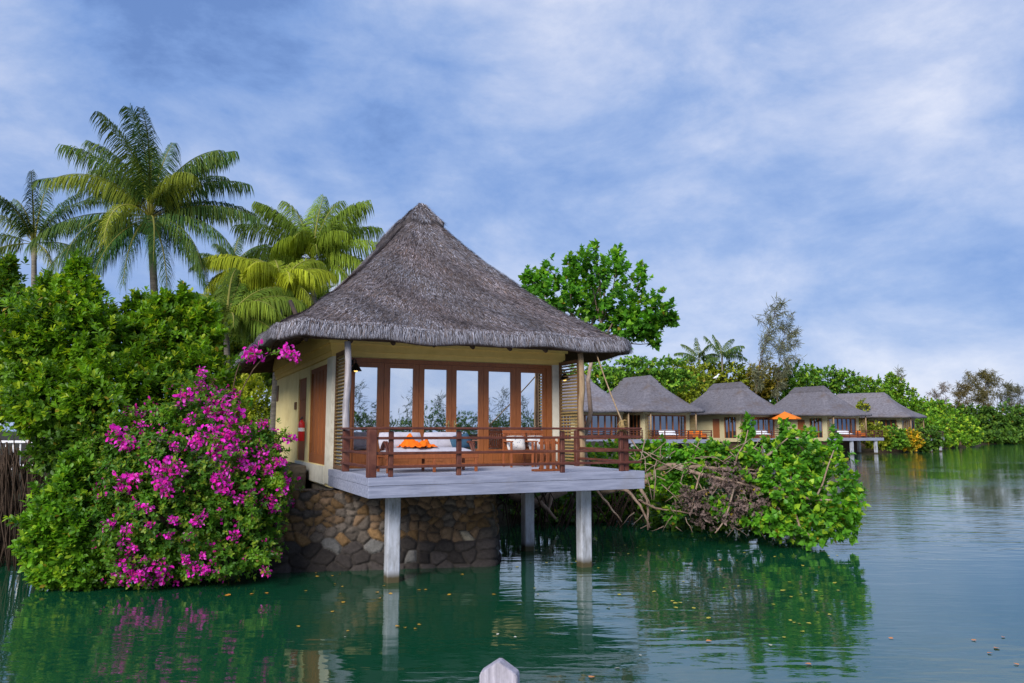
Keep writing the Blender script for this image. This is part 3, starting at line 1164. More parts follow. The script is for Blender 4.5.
# ------------------------------------------------------------------ deck on pillars with its railing
deck = root('deck', 'pale grey painted wooden deck on square white pillars in front of the near cottage', 'deck', CW, ANG)
dx0, dx1, dy0 = -0.1, 6.24, -4.04
mb = MB()
nb_ = 28
bw = (-0.17 - dy0) / nb_
for i in range(nb_):
    y0 = dy0 + 0.05 + i * (bw - 0.0018)
    mb.box(dx0 + 0.045, dx1 - 0.045, y0, y0 + bw - 0.008, FL - 0.03, FL)
mb.build('deck_boards', M['deck_top'], deck)
mb = MB()
for z0, z1, o_ in ((FL - 0.155, FL + 0.004, 0.0), (FL - 0.39, FL - 0.160, 0.006)):
    mb.bbox(dx0 + o_, dx1 - o_, dy0 + o_, dy0 + 0.045, z0, z1, 0.006)
    mb.bbox(dx0 + o_, dx0 + 0.045, dy0 + 0.047, 0.0 - 0.17, z0, z1, 0.006)
    mb.bbox(dx1 - 0.045, dx1 - o_, dy0 + 0.047, 0.0 - 0.17, z0, z1, 0.006)
mb.build('edge_board', M['deck_paint'], deck)
mb = MB()
for i in range(8):
    x = dx0 + 0.3 + i * 0.82
    mb.box(x, x + 0.07, dy0 + 0.06, -0.2, FL - 0.22, FL - 0.035)
mb.build('joists', M['soffit'], deck)
for (x, y) in ((0.68, -3.03), (5.17, -3.12), (5.04, -0.42), (0.68, -0.5)):
    MB().bbox(x - 0.135, x + 0.135, y - 0.135, y + 0.135, -1.6, FL - 0.225, 0.02).build('pillar', M['pillar'], deck)
# railing
rail = MB()
ry = dy0 + 0.09
for z, hh, dd_ in ((0.955, 0.024, 0.05), (0.76, 0.027, 0.025), (0.465, 0.027, 0.025), (0.20, 0.027, 0.025)):
    rail.bbox(dx0 + 0.02, dx1 - 0.02, ry - dd_, ry + dd_, FL + z - hh, FL + z + hh, 0.008)
    rail.bbox(dx0 + 0.06 - dd_, dx0 + 0.06 + dd_, ry + 0.06, -1.30, FL + z - hh, FL + z + hh, 0.008)
    rail.bbox(dx1 - 0.12 - dd_, dx1 - 0.12 + dd_, ry + 0.06, -1.15, FL + z - hh, FL + z + hh, 0.008)
ro = rail.build('railing', M['rail_wood'], deck)
posts = [(dx0 + 0.075, ry + 0.01, 0.085, 0.93), (lx(394, ry), ry + 0.075, 0.045, 0.90), (lx(461, ry), ry + 0.075, 0.047, 0.90), (lx(563, ry), ry + 0.075, 0.047, 0.90), (lx(621, ry), ry + 0.075, 0.047, 0.90),
         (lx(625, ry) + 0.05, ry + 0.14, 0.06, 0.9), (dx0 + 0.135, -1.42, 0.075, 0.92), (dx1 - 0.13, -1.2, 0.075, 0.92)]
for x, y, w_, h_ in posts:
    MB().bbox(x - w_, x + w_, y - w_, y + w_, FL, FL + h_, 0.012).build('post', M['rail_wood'], ro)

# ------------------------------------------------------------------ stone retaining wall
Wl = [loc(-3.6, 1.4), loc(-2.4, 0.0), loc(-1.15, -0.72), loc(1.2, -1.35), loc(3.22, -1.92), loc(3.7, -1.0), loc(3.9, 3.5)]


def stone_wall():
    pts = []
    seg = 0.026
    L = 0
    path = []
    for a, b in zip(Wl[:-1], Wl[1:]):
        n = int((b - a).length / seg)
        for i in range(n):
            path.append((a.lerp(b, i / n), L + (b - a).length * i / n))
        L += (b - a).length
    # seeds for the stones
    zt, zb = 2.1, -0.5
    seeds = []
    z = zb
    while z < zt + 0.3:
        h = 0.25 if z < 0.7 else 0.17
        x = random.random() * 0.3
        while x < L:
            w_ = random.uniform(0.22, 0.50) * (1.1 if z < 0.7 else 0.66)
            seeds.append((x + random.uniform(-.06, .06), z + random.uniform(-0.07, 0.07)))
            x += w_
        z += h
    seeds = np.array(seeds)
    cols = []
    for sx, sz in seeds:
        r = random.random()
        if sz < 0.55:
            c = np.array([0.036, 0.030, 0.028]) * random.uniform(0.6, 1.7)
            if r < 0.04:
                c = np.array([0.12, 0.115, 0.11])
        elif r < 0.24:
            c = np.array([0.17, 0.100, 0.045]) * random.uniform(0.6, 1.15)
        elif r < 0.60:
            c = np.array([0.165, 0.105, 0.062]) * random.uniform(0.6, 1.2)
        elif r < 0.625:
            c = np.array([0.30, 0.25, 0.18]) * random.uniform(0.8, 1.1)
        else:
            c = np.array([0.105, 0.085, 0.07]) * random.uniform(0.6, 1.3)
        cols.append(c)
    cols = np.array(cols)
    nz = int((zt - zb) / seg)
    PX = np.array([p[1] for p in path])
    Z = np.linspace(zb, zt, nz + 1)
    gx, gz = np.meshgrid(PX, Z, indexing='ij')
    q = np.stack([gx.ravel() + 0.03 * np.sin(gz.ravel() * 9), gz.ravel() + 0.03 * np.sin(gx.ravel() * 7)], axis=1)
    d = np.empty((len(q), 2))
    ids = np.empty(len(q), dtype=int)
    for i0 in range(0, len(q), 4000):
        dm = np.linalg.norm((q[i0:i0 + 4000, None] - seeds[None]) * np.array([0.85, 1.1]), axis=2)
        o = np.argpartition(dm, 1, axis=1)[:, :2]
        dd_ = np.take_along_axis(dm, o, axis=1)
        sw = dd_[:, 0] > dd_[:, 1]
        o[sw] = o[sw][:, ::-1]
        dd_[sw] = dd_[sw][:, ::-1]
        d[i0:i0 + 4000] = dd_
        ids[i0:i0 + 4000] = o[:, 0]
    edge = d[:, 1] - d[:, 0]
    bulge = 0.085 * np.clip(edge / 0.085, 0, 1) ** 0.6
    mort = np.clip(edge / 0.028, 0, 1)[:, None]
    col = cols[ids] * mort + np.array([0.045, 0.038, 0.032]) * (1 - mort)
    bulge += 0.02 * np.sin(ids * 12.9)
    nrm = []
    for i in range(len(path)):
        t_ = (path[min(i + 3, len(path) - 1)][0] - path[max(i - 3, 0)][0]).normalized()
        nrm.append(Vector((t_.y, -t_.x, 0)))
    nrm = np.array(nrm)
    base = np.array([p[0] for p in path])
    Pn = np.repeat(base, nz + 1, axis=0)
    Pn[:, 2] = gz.ravel()
    batter = 0.12 * (zt - gz.ravel())
    Pn = Pn + np.repeat(nrm, nz + 1, axis=0) * (bulge + batter)[:, None]
    # top: right of the house corner it stays under the deck
    m = nz + 1
    a = (np.arange(len(path) - 1)[:, None] * m + np.arange(nz)[None]).ravel()
    Fq = np.stack([a, a + m, a + m + 1, a + 1], axis=1)
    # close the top backwards
    tops = np.arange(len(path)) * m + nz
    back = base - nrm * 0.5
    back[:, 2] = zt - 0.02
    o = len(Pn)
    Pn = np.concatenate([Pn, back])
    col = np.concatenate([col, np.tile([[0.12, 0.095, 0.07]], (len(back), 1))])
    k = np.arange(len(path) - 1)
    Ft = np.stack([tops[k], tops[k + 1], o + k + 1, o + k], axis=1)
    Fq = np.concatenate([Fq, Ft])
    # lower the part that runs below the deck (x of the wall right of its bend) to clear the boards
    under = (np.concatenate([gx.ravel(), PX]) > (Wl[1] - Wl[0]).length + (Wl[2] - Wl[1]).length - 0.1)
    zz = Pn[:, 2].copy()
    Pn[under, 2] = np.minimum(zz[under], 1.74)
    me = np_mesh('stone_wall', Pn, Fq.ravel(), np.full(len(Fq), 4), col, M['stone'], True)
    return link('stone_wall', me)


tag(stone_wall(), 'rough retaining wall of brown and dark rounded stones under the near cottage', 'stone wall')
# ------------------------------------------------------------------ things on the deck and by the wall
def daybed():
    o = loc(0.62, -2.62, FL)
    t = root('daybed', 'low wooden daybed with white cushions behind the left end of the railing', 'daybed', o, ANG)
    Ld, Dd = 2.15, 0.85
    f = MB()
    f.bbox(0, Ld, 0, 0.06, 0.30, 0.40, 0.008)
    f.bbox(0, Ld, Dd - 0.06, Dd, 0.30, 0.40, 0.008)
    for i in range(9):
        x = 0.04 + i * (Ld - 0.14) / 8
        f.box(x, x + 0.07, 0.062, Dd - 0.062, 0.33, 0.37)
    f.bbox(0, Ld, 0.02, 0.05, 0.14, 0.19, 0.006)
    f.build('seat_frame', M['furn_wood'], t)
    for x in (0.03, Ld / 2, Ld - 0.09):
        for y in (0.0, Dd - 0.06):
            MB().bbox(x, x + 0.06, y + 0.001, y + 0.059, 0, 0.299, 0.006).build('leg', M['furn_wood'], t)
    for x in (0.06, Ld - 0.12):
        a = MB()
        pts = [(x, 0.06 + 0.6 * k / 10, 0.40 + 0.26 * math.sin(math.pi * k / 10)) for k in range(11)]
        for dx in (0, 0.05):
            a.tube([(p[0] + dx, p[1], p[2]) for p in pts], 0.028, 6)
        a.build('arm', M['rail_wood'], t)
    c = MB()
    c.pillow((Ld / 2, Dd / 2, 0.455), Ld - 0.04, Dd - 0.04, 0.17)
    c.build('mattress', M['cushion'], t)
    for x in (0.55, 1.60):
        c = MB()
        c.pillow((x, Dd - 0.05, 0.68), 1.0, 0.40, 0.18, Matrix.Rotation(R(78), 3, 'X'))
        c.build('back_cushion', M['cushion'], t)
    return t


daybed()
# crumpled orange towel lying on the daybed
n = 26
vs, fq = [], []
for i in range(n + 1):
    for j in range(n + 1):
        u, v = i / n, j / n
        r = math.hypot(u - 0.5, v - 0.5)
        h = 0.21 * math.exp(-((u - 0.28) ** 2 / 0.030 + (v - 0.5) ** 2 / 0.10)) + 0.12 * math.exp(-((u - 0.72) ** 2 / 0.03 + (v - 0.45) ** 2 / 0.1))
        h += 0.022 * math.sin(u * 19 + v * 7) * math.cos(v * 17 - u * 5) + 0.012 * math.sin(u * 41 + 3 * v)
        vs.append((u * 0.80, v * 0.55 + 0.04 * math.sin(u * 9), max(h * 1.35, 0.006 + 0.008 * math.sin(u * 23 + v * 11)) + 0.55))
for i in range(n):
    for j in range(n):
        a = i * (n + 1) + j
        fq.append((a, a + n + 1, a + n + 2, a + 1))
tw = MB()
tw.add(vs, fq, True)
to = tw.build('towel', M['orange'])
to.location = loc(1.02, -2.58, FL)
to.rotation_euler = (0, 0, ANG)
sol = to.modifiers.new('thickness', 'SOLIDIFY')
sol.thickness = 0.012
tag(to, 'crumpled bright orange towel lying on the daybed', 'towel')
c = MB()
c.pillow((0, 0, 0.14), 0.5, 0.34, 0.16, Matrix.Rotation(R(70), 3, 'X') @ Matrix.Rotation(R(14), 3, 'Z'))
co = c.build('pillow', M['blue'])
co.location = loc(2.52, -2.12, FL + 0.52)
co.rotation_euler = (0, 0, ANG)
tag(co, 'dark blue pillow propped at the right end of the daybed', 'pillow')


def armchair(label, x, y, rz, cush=True):
    """slatted hardwood armchair; faces local -y"""
    t = root('wooden_armchair', label, 'armchair', loc(x, y, FL), ANG + rz, 'wooden chairs on the deck')
    w_, d_ = 0.62, 0.56
    s_ = MB()
    for i in range(6):
        s_.bbox(0.03, w_ - 0.03, 0.02 + i * 0.088, 0.085 + i * 0.088, 0.385, 0.41, 0.004)
    s_.bbox(0.03, w_ - 0.03, 0.0, 0.019, 0.33, 0.40, 0.004)
    s_.build('seat', M['furn_wood'], t)
    b_ = MB()
    b_.bbox(0.0, w_, d_ + 0.03, d_ + 0.065, 0.83, 0.92, 0.008)
    b_.bbox(0.05, w_ - 0.05, d_ + 0.01, d_ + 0.04, 0.44, 0.49, 0.006)
    for i in range(8):
        xx = 0.065 + i * (w_ - 0.17) / 7
        b_.box(xx, xx + 0.036, d_ + 0.022, d_ + 0.042, 0.49, 0.83)
    b_.build('backrest', M['furn_wood'], t)
    for xx in (0.0, w_ - 0.05):
        for yy, hh in ((0.0, 0.62), (d_, 0.829)):
            MB().bbox(xx, xx + 0.05, yy, yy + 0.05, 0, hh, 0.006).build('leg', M['furn_wood'], t)
        a = MB()
        a.bbox(xx - 0.01, xx + 0.06, -0.03, d_ - 0.005, 0.622, 0.655, 0.008)
        a.build('arm', M['furn_wood'], t)
    if cush:
        c = MB()
        c.pillow((w_ / 2, d_ - 0.10, 0.60), 0.5, 0.38, 0.15, Matrix.Rotation(R(72), 3, 'X'))
        c.build('cushion', M['pattern'], t)
    return t


ax = lx(506, -0.95)
armchair('left of two slatted wooden armchairs with patterned cushions against the glass', ax, -1.25, R(-4))
armchair('right of two slatted wooden armchairs, partly behind a slatted table', ax + 0.72, -1.18, R(6))
# slatted wooden table folded and stood on edge behind the front rail
ft = root('folding_table', 'slatted wooden table folded upright near the right railing', 'folding table', loc(lx(536, -3.2), -3.2, FL), ANG)
mb = MB()
for i in range(4):
    x = 0.10 + i * 0.15
    mb.bbox(x, x + 0.085, 0.0, 0.028, 0.05, 0.74, 0.005)
mb.bbox(0.08, 0.66, 0.03, 0.055, 0.60, 0.66, 0.004)
mb.bbox(0.08, 0.66, 0.03, 0.055, 0.16, 0.22, 0.004)
mb.build('tabletop', M['furn_wood'], ft)
for y in (-0.05, 0.09):
    MB().bbox(-0.06, 0.70, y, y + 0.05, 0.0, 0.05, 0.006).build('leg', M['furn_wood'], ft)
mb = MB()
mb.tube([(0.12, 0.10, 0.05), (0.42, 0.07, 0.70)], 0.018, 6)
mb.tube([(0.60, 0.10, 0.05), (0.32, 0.07, 0.70)], 0.018, 6)
mb.build('brace', M['furn_wood'], ft)

# fire extinguisher on the left wall
ye = ly(309.6)
fx = root('fire_extinguisher', 'red fire extinguisher hung beside the brown side door', 'fire extinguisher', loc(-0.15, ye, FL + 0.62), ANG)
MB().lathe((0, 0, 0), [(0.0, 0.0), (0.085, 0.0), (0.092, 0.02), (0.092, 0.47), (0.075, 0.53), (0.035, 0.57), (0.03, 0.60), (0.0, 0.60)], 18).build('cylinder', M['red'], fx)
MB().lathe((0, 0, 0.27), [(0.0935, 0.0), (0.0935, 0.10)], 18).build('label_band', M['white_paint'], fx)
mb = MB()
mb.bbox(-0.02, 0.02, -0.03, 0.03, 0.60, 0.66, 0.005)
mb.box(-0.012, 0.012, -0.13, 0.02, 0.665, 0.68)
mb.box(-0.012, 0.012, -0.12, 0.02, 0.625, 0.638)
mb.build('valve', M['black'], fx)
MB().tube([(0, 0.03, 0.63), (-0.03, 0.11, 0.6), (-0.05, 0.13, 0.45), (-0.06, 0.11, 0.25)], 0.012, 6).build('hose', M['black'], fx)

# thin dark metal handrail by the entry steps
hr = root('handrail', 'thin black metal handrail beside the entry steps of the near cottage', 'handrail', loc(-1.0, 4.0, 1.75), ANG)
for y in (0.0, 1.1, 2.2, 3.4):
    MB().tube([(0, y, 0), (0, y, 1.42)], 0.022, 6).build('post', M['black'], hr)
mb = MB()
for z in (0.5, 0.96, 1.42):
    mb.tube([(0, -0.05, z), (0, 3.45, z)], 0.018, 6)
mb.build('rail', M['black'], hr)
# entry steps
st = root('steps', 'grey stone steps at the left side of the near cottage', 'steps', loc(-0.1, 3.0, 0), ANG)
for i in range(3):
    MB().bbox(-0.5 - 0.35 * i, -0.05, -0.5, 2.6, 1.0, FL - 0.02 - 0.17 * i, 0.02).build('tread', M['step_stone'], st)

# stay rope from the eave to the railing with a frayed knot
rp = root('rope', 'tan stay rope running from the eave down to the right railing post', 'rope')
p0 = loc(W + 0.35, -1.35, 5.12)
p1 = loc(lx(622, ry) + 0.05, ry + 0.12, FL + 1.10)
mb = MB()
mb.tube([p0.lerp(p1, k / 8) - Vector((0, 0, 0.05 * math.sin(math.pi * k / 8))) for k in range(9)], 0.018, 6)
mb.build('line', M['log'], rp)
mb = MB()
for k in range(16):
    d_ = Vector((random.uniform(-.13, .13), random.uniform(-.1, .1), random.uniform(-.28, .1)))
    mb.tube([p1, p1 + d_ * 0.5 + Vector((0, 0, 0.03)), p1 + d_], [0.022, 0.017, 0.008], 5)
mb.tube([p1 + Vector((0, 0, 0.05)), p1 - Vector((0.02, 0, 0.25))], [0.05, 0.035], 8)
mb.build('knot', M['lath'], rp)

# pointed post of the boardwalk in front of the camera
pp = onz(499.5, 661, 2.2)
po = root('mooring_post', 'pale weathered wooden post with a pointed top at the bottom edge', 'post', (pp.x, pp.y, 0), R(-9))
hw, th = 0.073, 0.03
mb = MB()
prof = [(-hw, -1.5), (hw, -1.5), (hw, 2.150), (0.068, 2.162), (0.006, 2.203), (-0.006, 2.203), (-0.068, 2.162), (-hw, 2.150)]
inn = [(x * 0.94, z if z < 0 else z - 0.002) for x, z in prof]
vs = [(x, -th, z) for x, z in inn] + [(x, -th + 0.006, z) for x, z in prof] + [(x, th, z) for x, z in prof]
n8 = len(prof)
fs = [tuple(range(n8)), tuple(2 * n8 + k for k in reversed(range(n8)))]
for k in range(n8):
    k2 = (k + 1) % n8
    fs += [(k2, k, n8 + k, n8 + k2), (n8 + k2, n8 + k, 2 * n8 + k, 2 * n8 + k2)]
mb.add(vs, fs)
mb.build('shaft', varied('weathered_post', (0.25, 0.23, 0.27), (0.50, 0.46, 0.52), 0.85, 14, (5, 5, 0.35), 0.7, 9, 0.15, (0.24, 0.22, 0.22), 9.0), po)

# white rail seen through the mangroves at the left edge
wr = root('white_railing', 'white wooden railing glimpsed through the mangroves at the left edge', 'railing', at(-60, 446, 25.5), 0)
wr.location.z = 1.80
mb = MB()
mb.bbox(0, 3.2, -0.04, 0.04, 0.88, 0.96, 0.008)
mb.bbox(0, 3.2, -0.03, 0.03, 0.12, 0.18, 0.008)
mb.build('rail', M['white_paint'], wr)
for i in range(14):
    MB().bbox(i * 0.235, i * 0.235 + 0.05, 0.042, 0.09, 0.0, 0.95, 0.008).build('post', M['white_paint'], wr)
# ------------------------------------------------------------------ thatched villas along the far bank
def villa(name, label, Wv, Dv, rise, ov=1.6, ridge_cut=3.2, glass_w=0.86):
    t = root(name, label, 'villa', (0, 0, 0), ANG, 'thatched waterside cottages')
    a, b = (Wv + 2 * ov) / 2, (Dv + 2 * ov - ridge_cut) / 2
    o = np.array([Wv / 2, -ov + b, 0])
    tp, V_, f_ = thatch_shell(a, b, Z_E, rise, TH, n_s=12, na=8, nb=10, nc=4, r0=1.2, wob=0.04)
    r_ = MB().add(V_ + o, f_, True).build('roof', M['far_thatch'], t)
    cp = roof_rings(a, b, Z_E, rise, n_s=3, s0=0.86, s1=1.0, lift=0.16, na=8, nb=10, nc=4, wob=0.03)
    m2 = cp.shape[1]
    skirt = cp[0] - np.array([0, 0, 0.24])
    mb = MB()
    vv = np.concatenate([skirt[None], cp]).reshape(-1, 3) + o
    mb.add(vv, rings_faces(5, m2) + [tuple(4 * m2 + k for k in range(m2))], True)
    cap = mb.build('ridge_cap', M['far_thatch'], r_)
    mb = MB()
    mb.add(np.concatenate([(skirt - np.array([0, 0, 0.02]))[None] + o, (skirt * np.array([1.006, 1.006, 1]) - np.array([0, 0, 0.16]))[None] + o]).reshape(-1, 3), rings_faces(2, m2, 0, True), True)
    mb.build('cap_edge', M['dark_thatch'], r_)
    mb = MB()
    g0, g1 = 0.5, Wv - 0.5
    mb.box(0, g0, 0, 0.2, 1.7, 5.9)
    mb.box(g1, Wv, 0, 0.2, 1.7, 5.9)
    mb.box(g0, g1, 0.01, 0.2, GT, 5.9)
    mb.box(g0, g1, 0.01, 0.2, 1.7, FL)
    mb.box(0, 0.2, 0.2, 0.7, 1.7, 5.9)
    mb.box(0, 0.2, 3.0, 3.9, 1.7, 5.9)
    mb.box(0, 0.2, 5.3, Dv, 1.7, 5.9)
    mb.box(0.01, 0.2, 0.7, 3.0, GT, 5.9)
    mb.box(0.01, 0.2, 3.9, 5.3, GT - 0.2, 5.9)
    mb.box(0.2, Wv, Dv - 0.2, Dv, 1.7, 5.9)
    mb.box(Wv - 0.2, Wv, 0.2, Dv - 0.2, 1.7, 5.9)
    mb.box(0.01, 0.2, 0.7, 3.0, 1.7, FL)
    mb.box(0.01, 0.2, 3.9, 5.3, 1.7, FL)
    mb.build('wall', M['far_cream'], t)
    mb = MB()
    mb.box(-0.12, Wv + 0.12, -0.12, -0.003, 4.95, 5.6)
    mb.box(-0.12, -0.003, 0.0, Dv, 4.95, 5.6)
    mb.build('ring_beam', M['far_cream'], t)
    mb = MB()
    mb.box(g0, g1, 0.03, 0.09, GT - 0.14, GT)
    n = 6
    for i in range(n + 1):
        x = g0 + (g1 - g0 - 0.16) * i / n
        mb.box(x, x + 0.16, 0.03, 0.09, FL, GT - 0.14)
    mb.box(g0, g1, 0.04, 0.08, FL, FL + 0.3)
    gd = mb.build('glass_door', M['door_wood'], t)
    MB().add([(g0, 0.10, FL), (g1, 0.10, FL), (g1, 0.10, GT), (g0, 0.10, GT)], [(0, 1, 2, 3)]).build('pane', M['far_glass'], gd)
    mb = MB()
    for i in range(4):
        y = 0.7 + 2.15 * i / 3
        mb.box(0.03, 0.09, y, y + 0.15, FL, GT)
    sd_ = mb.build('side_door', M['dark_door'], t)
    MB().add([(0.10, 0.7, FL), (0.10, 3.0, FL), (0.10, 3.0, GT), (0.10, 0.7, GT)], [(0, 1, 2, 3)]).build('pane', M['far_glass'], sd_)
    MB().box(0.05, 0.1, 3.9, 5.3, FL, GT - 0.2).build('entry_door', M['door_wood'], t)
    for x in (0.06, Wv - 0.06):
        mb = MB()
        z = FL + 0.1
        while z < 4.85:
            mb.box(x - 0.03, x + 0.03, -1.1, -0.15, z, z + 0.07)
            z += 0.16
        mb.build('side_screen', M['lath'], t)
        MB().tube([(x, -1.27, FL), (x, -1.27, 5.15)], 0.09, 8).build('log_post', M['log'], t)
    mb = MB()
    mb.box(-0.1, Wv, -4.04, -0.17, FL - 0.39, FL)
    dk = mb.build('deck', M['deck_paint'], t)
    for x, y in ((0.5, -3.7), (Wv - 1.3, -3.75), (Wv - 1.3, -1.0), (0.5, -1.0)):
        MB().box(x - 0.17, x + 0.17, y - 0.17, y + 0.17, -1.0, FL - 0.395).build('pillar', M['pillar'], dk)
    mb = MB()
    for z in (0.95, 0.72, 0.46, 0.2):
        mb.box(-0.06, Wv - 0.04, -4.0, -3.92, FL + z - 0.04, FL + z + 0.04)
        mb.box(-0.07, 0.01, -3.9, -1.3, FL + z - 0.04, FL + z + 0.04)
        mb.box(Wv - 0.12, Wv - 0.04, -3.9, -1.3, FL + z - 0.04, FL + z + 0.04)
    rl = mb.build('railing', M['rail_wood'], t)
    for x in (0, 1.55, 3.1, 4.65, Wv - 0.08):
        MB().box(x - 0.05, x + 0.05, -3.915, -3.83, FL, FL + 0.93).build('post', M['rail_wood'], rl)
    # raised stone base behind the pillars
    MB().box(0.3, Wv - 0.3, 0.21, Dv - 0.25, -0.5, 1.69).build('base', M['soffit'], t)
    return t


vb = villa('villa', 'thatched villa with two orange chairs on its deck, right of the rope', 6.26, 12.6, 4.0, ridge_cut=0.9)
VPOS = [(644, 86, ''),
        (740, 98, 'thatched villa with a small white bird on its ridge, left of the orange parasol'),
        (826.5, 107, 'thatched villa right of the orange parasol, its deck reaching over open water'),
        (574, 84, 'thatched villa mostly hidden behind the right lath screen of the near cottage')]
villas = []
for i, (px, Y, lab) in enumerate(VPOS):
    v = vb if i == 0 else copy_tree(vb)
    q = at(px, 431, Y)
    v.location = (q.x, Y, 0)
    if i:
        v['label'] = lab
    villas.append(v)
ve = villa('villa', 'thatched villa with a long level ridge, farthest right, half behind low bushes', 6.6, 14.5, 3.6, 1.6, 1.0)
q = at(902, 431, 116)
ve.location = (q.x, 116, -0.1)
ve.rotation_euler = (0, 0, R(47))


def vloc(i, x, y, z):
    return villas[i].location + tv * x + nv * y + Vector((0, 0, z))


# furniture on the far decks
def far_daybed(p, label):
    t = root('daybed', label, 'daybed', p, ANG, 'white daybeds on the villa decks')
    MB().bbox(0, 2.3, 0, 0.9, 0.1, 0.35, 0.03).build('seat_frame', M['furn_wood'], t)
    MB().pillow((1.15, 0.45, 0.48), 2.25, 0.85, 0.26).build('mattress', M['white_paint'], t)
    MB().pillow((1.15, 0.86, 0.75), 2.2, 0.55, 0.25, Matrix.Rotation(R(78), 3, 'X')).build('back_cushion', M['white_paint'], t)


far_daybed(vloc(0, 0.7, -2.6, FL), 'white cushioned daybed on the deck of the villa with orange chairs')
far_daybed(vloc(1, 0.6, -2.6, FL), 'white cushioned daybed on the deck left of the orange parasol')
far_daybed(vloc(2, 0.5, -2.2, FL), 'pale daybed on the deck over open water right of the parasol')


def far_chair(p, rz, label):
    t = root('lounge_chair', label, 'lounge chair', p, ANG + rz, 'orange lounge chairs on the villa decks')
    MB().bbox(0, 0.8, 0, 0.75, 0.18, 0.45, 0.03).build('seat', M['far_orange'], t)
    MB().bbox(0, 0.8, 0.76, 0.92, 0.18, 0.95, 0.03).build('backrest', M['far_orange'], t)
    for x in (-0.11, 0.81):
        MB().bbox(x, x + 0.10, 0, 0.9, 0.0, 0.62, 0.02).build('arm', M['furn_wood'], t)


far_chair(vloc(0, 4.2, -3.2, FL), 0.1, 'left orange lounge chair on the first villa deck')
far_chair(vloc(0, 5.25, -3.1, FL), -0.1, 'right orange lounge chair on the first villa deck')
far_chair(vloc(2, 3.0, -3.2, FL), 0.0, 'orange lounge chair on the deck over open water')

# orange parasol
pz = at(785.5, 431, 99)
pa = root('parasol', 'open orange parasol in front of the villas', 'parasol', (pz.x, pz.y, FL))
mb = MB()
nseg = 8
zt_ = at(785, 411.5, 99).z - FL
zb_ = at(785, 418.2, 99).z - FL
vs = [(0, 0, zt_)]
for k in range(nseg):
    a = 2 * math.pi * (k + 0.5) / nseg
    vs.append((1.05 * math.cos(a), 1.05 * math.sin(a), zt_ - (zt_ - zb_) * 0.52))
for k in range(nseg):
    a = 2 * math.pi * (k + 0.5) / nseg
    vs.append((1.95 * math.cos(a), 1.95 * math.sin(a), zb_))
for k in range(nseg):
    a = 2 * math.pi * (k + 0.5) / nseg
    vs.append((1.95 * math.cos(a), 1.95 * math.sin(a), zb_ - 0.14))
fs = []
for k in range(nseg):
    k2 = (k + 1) % nseg
    fs += [(0, 1 + k, 1 + k2), (1 + k, 9 + k, 9 + k2, 1 + k2), (9 + k, 17 + k, 17 + k2, 9 + k2)]
mb.add(vs, fs)
mb.build('canopy', M['far_orange'], pa)
MB().tube([(0, 0, -FL), (0, 0, zt_ + 0.12)], 0.045, 8).build('pole', M['log'], pa)
# white bird on the second villa's ridge
pb = at(716, 379.5, 107)
bd = MB()
bd.tube([(-0.42, 0, 0.16), (-0.2, 0, 0.24), (0.0, 0, 0.32), (0.2, 0, 0.42), (0.3, 0, 0.62), (0.38, 0, 0.72), (0.47, 0, 0.72), (0.62, 0, 0.68)], [0.02, 0.1, 0.17, 0.15, 0.09, 0.1, 0.07, 0.01], 8)
bd.tube([(0.02, 0.04, 0.2), (0.02, 0.04, -0.02)], 0.02, 5)
bd.tube([(0.02, -0.04, 0.2), (0.02, -0.04, -0.02)], 0.02, 5)
bo = bd.build('bird', M['white_paint'])
bo.location = pb
tag(bo, 'small white bird perched on the ridge of the second villa', 'bird')

# ------------------------------------------------------------------ palms
PALMW = 1.0


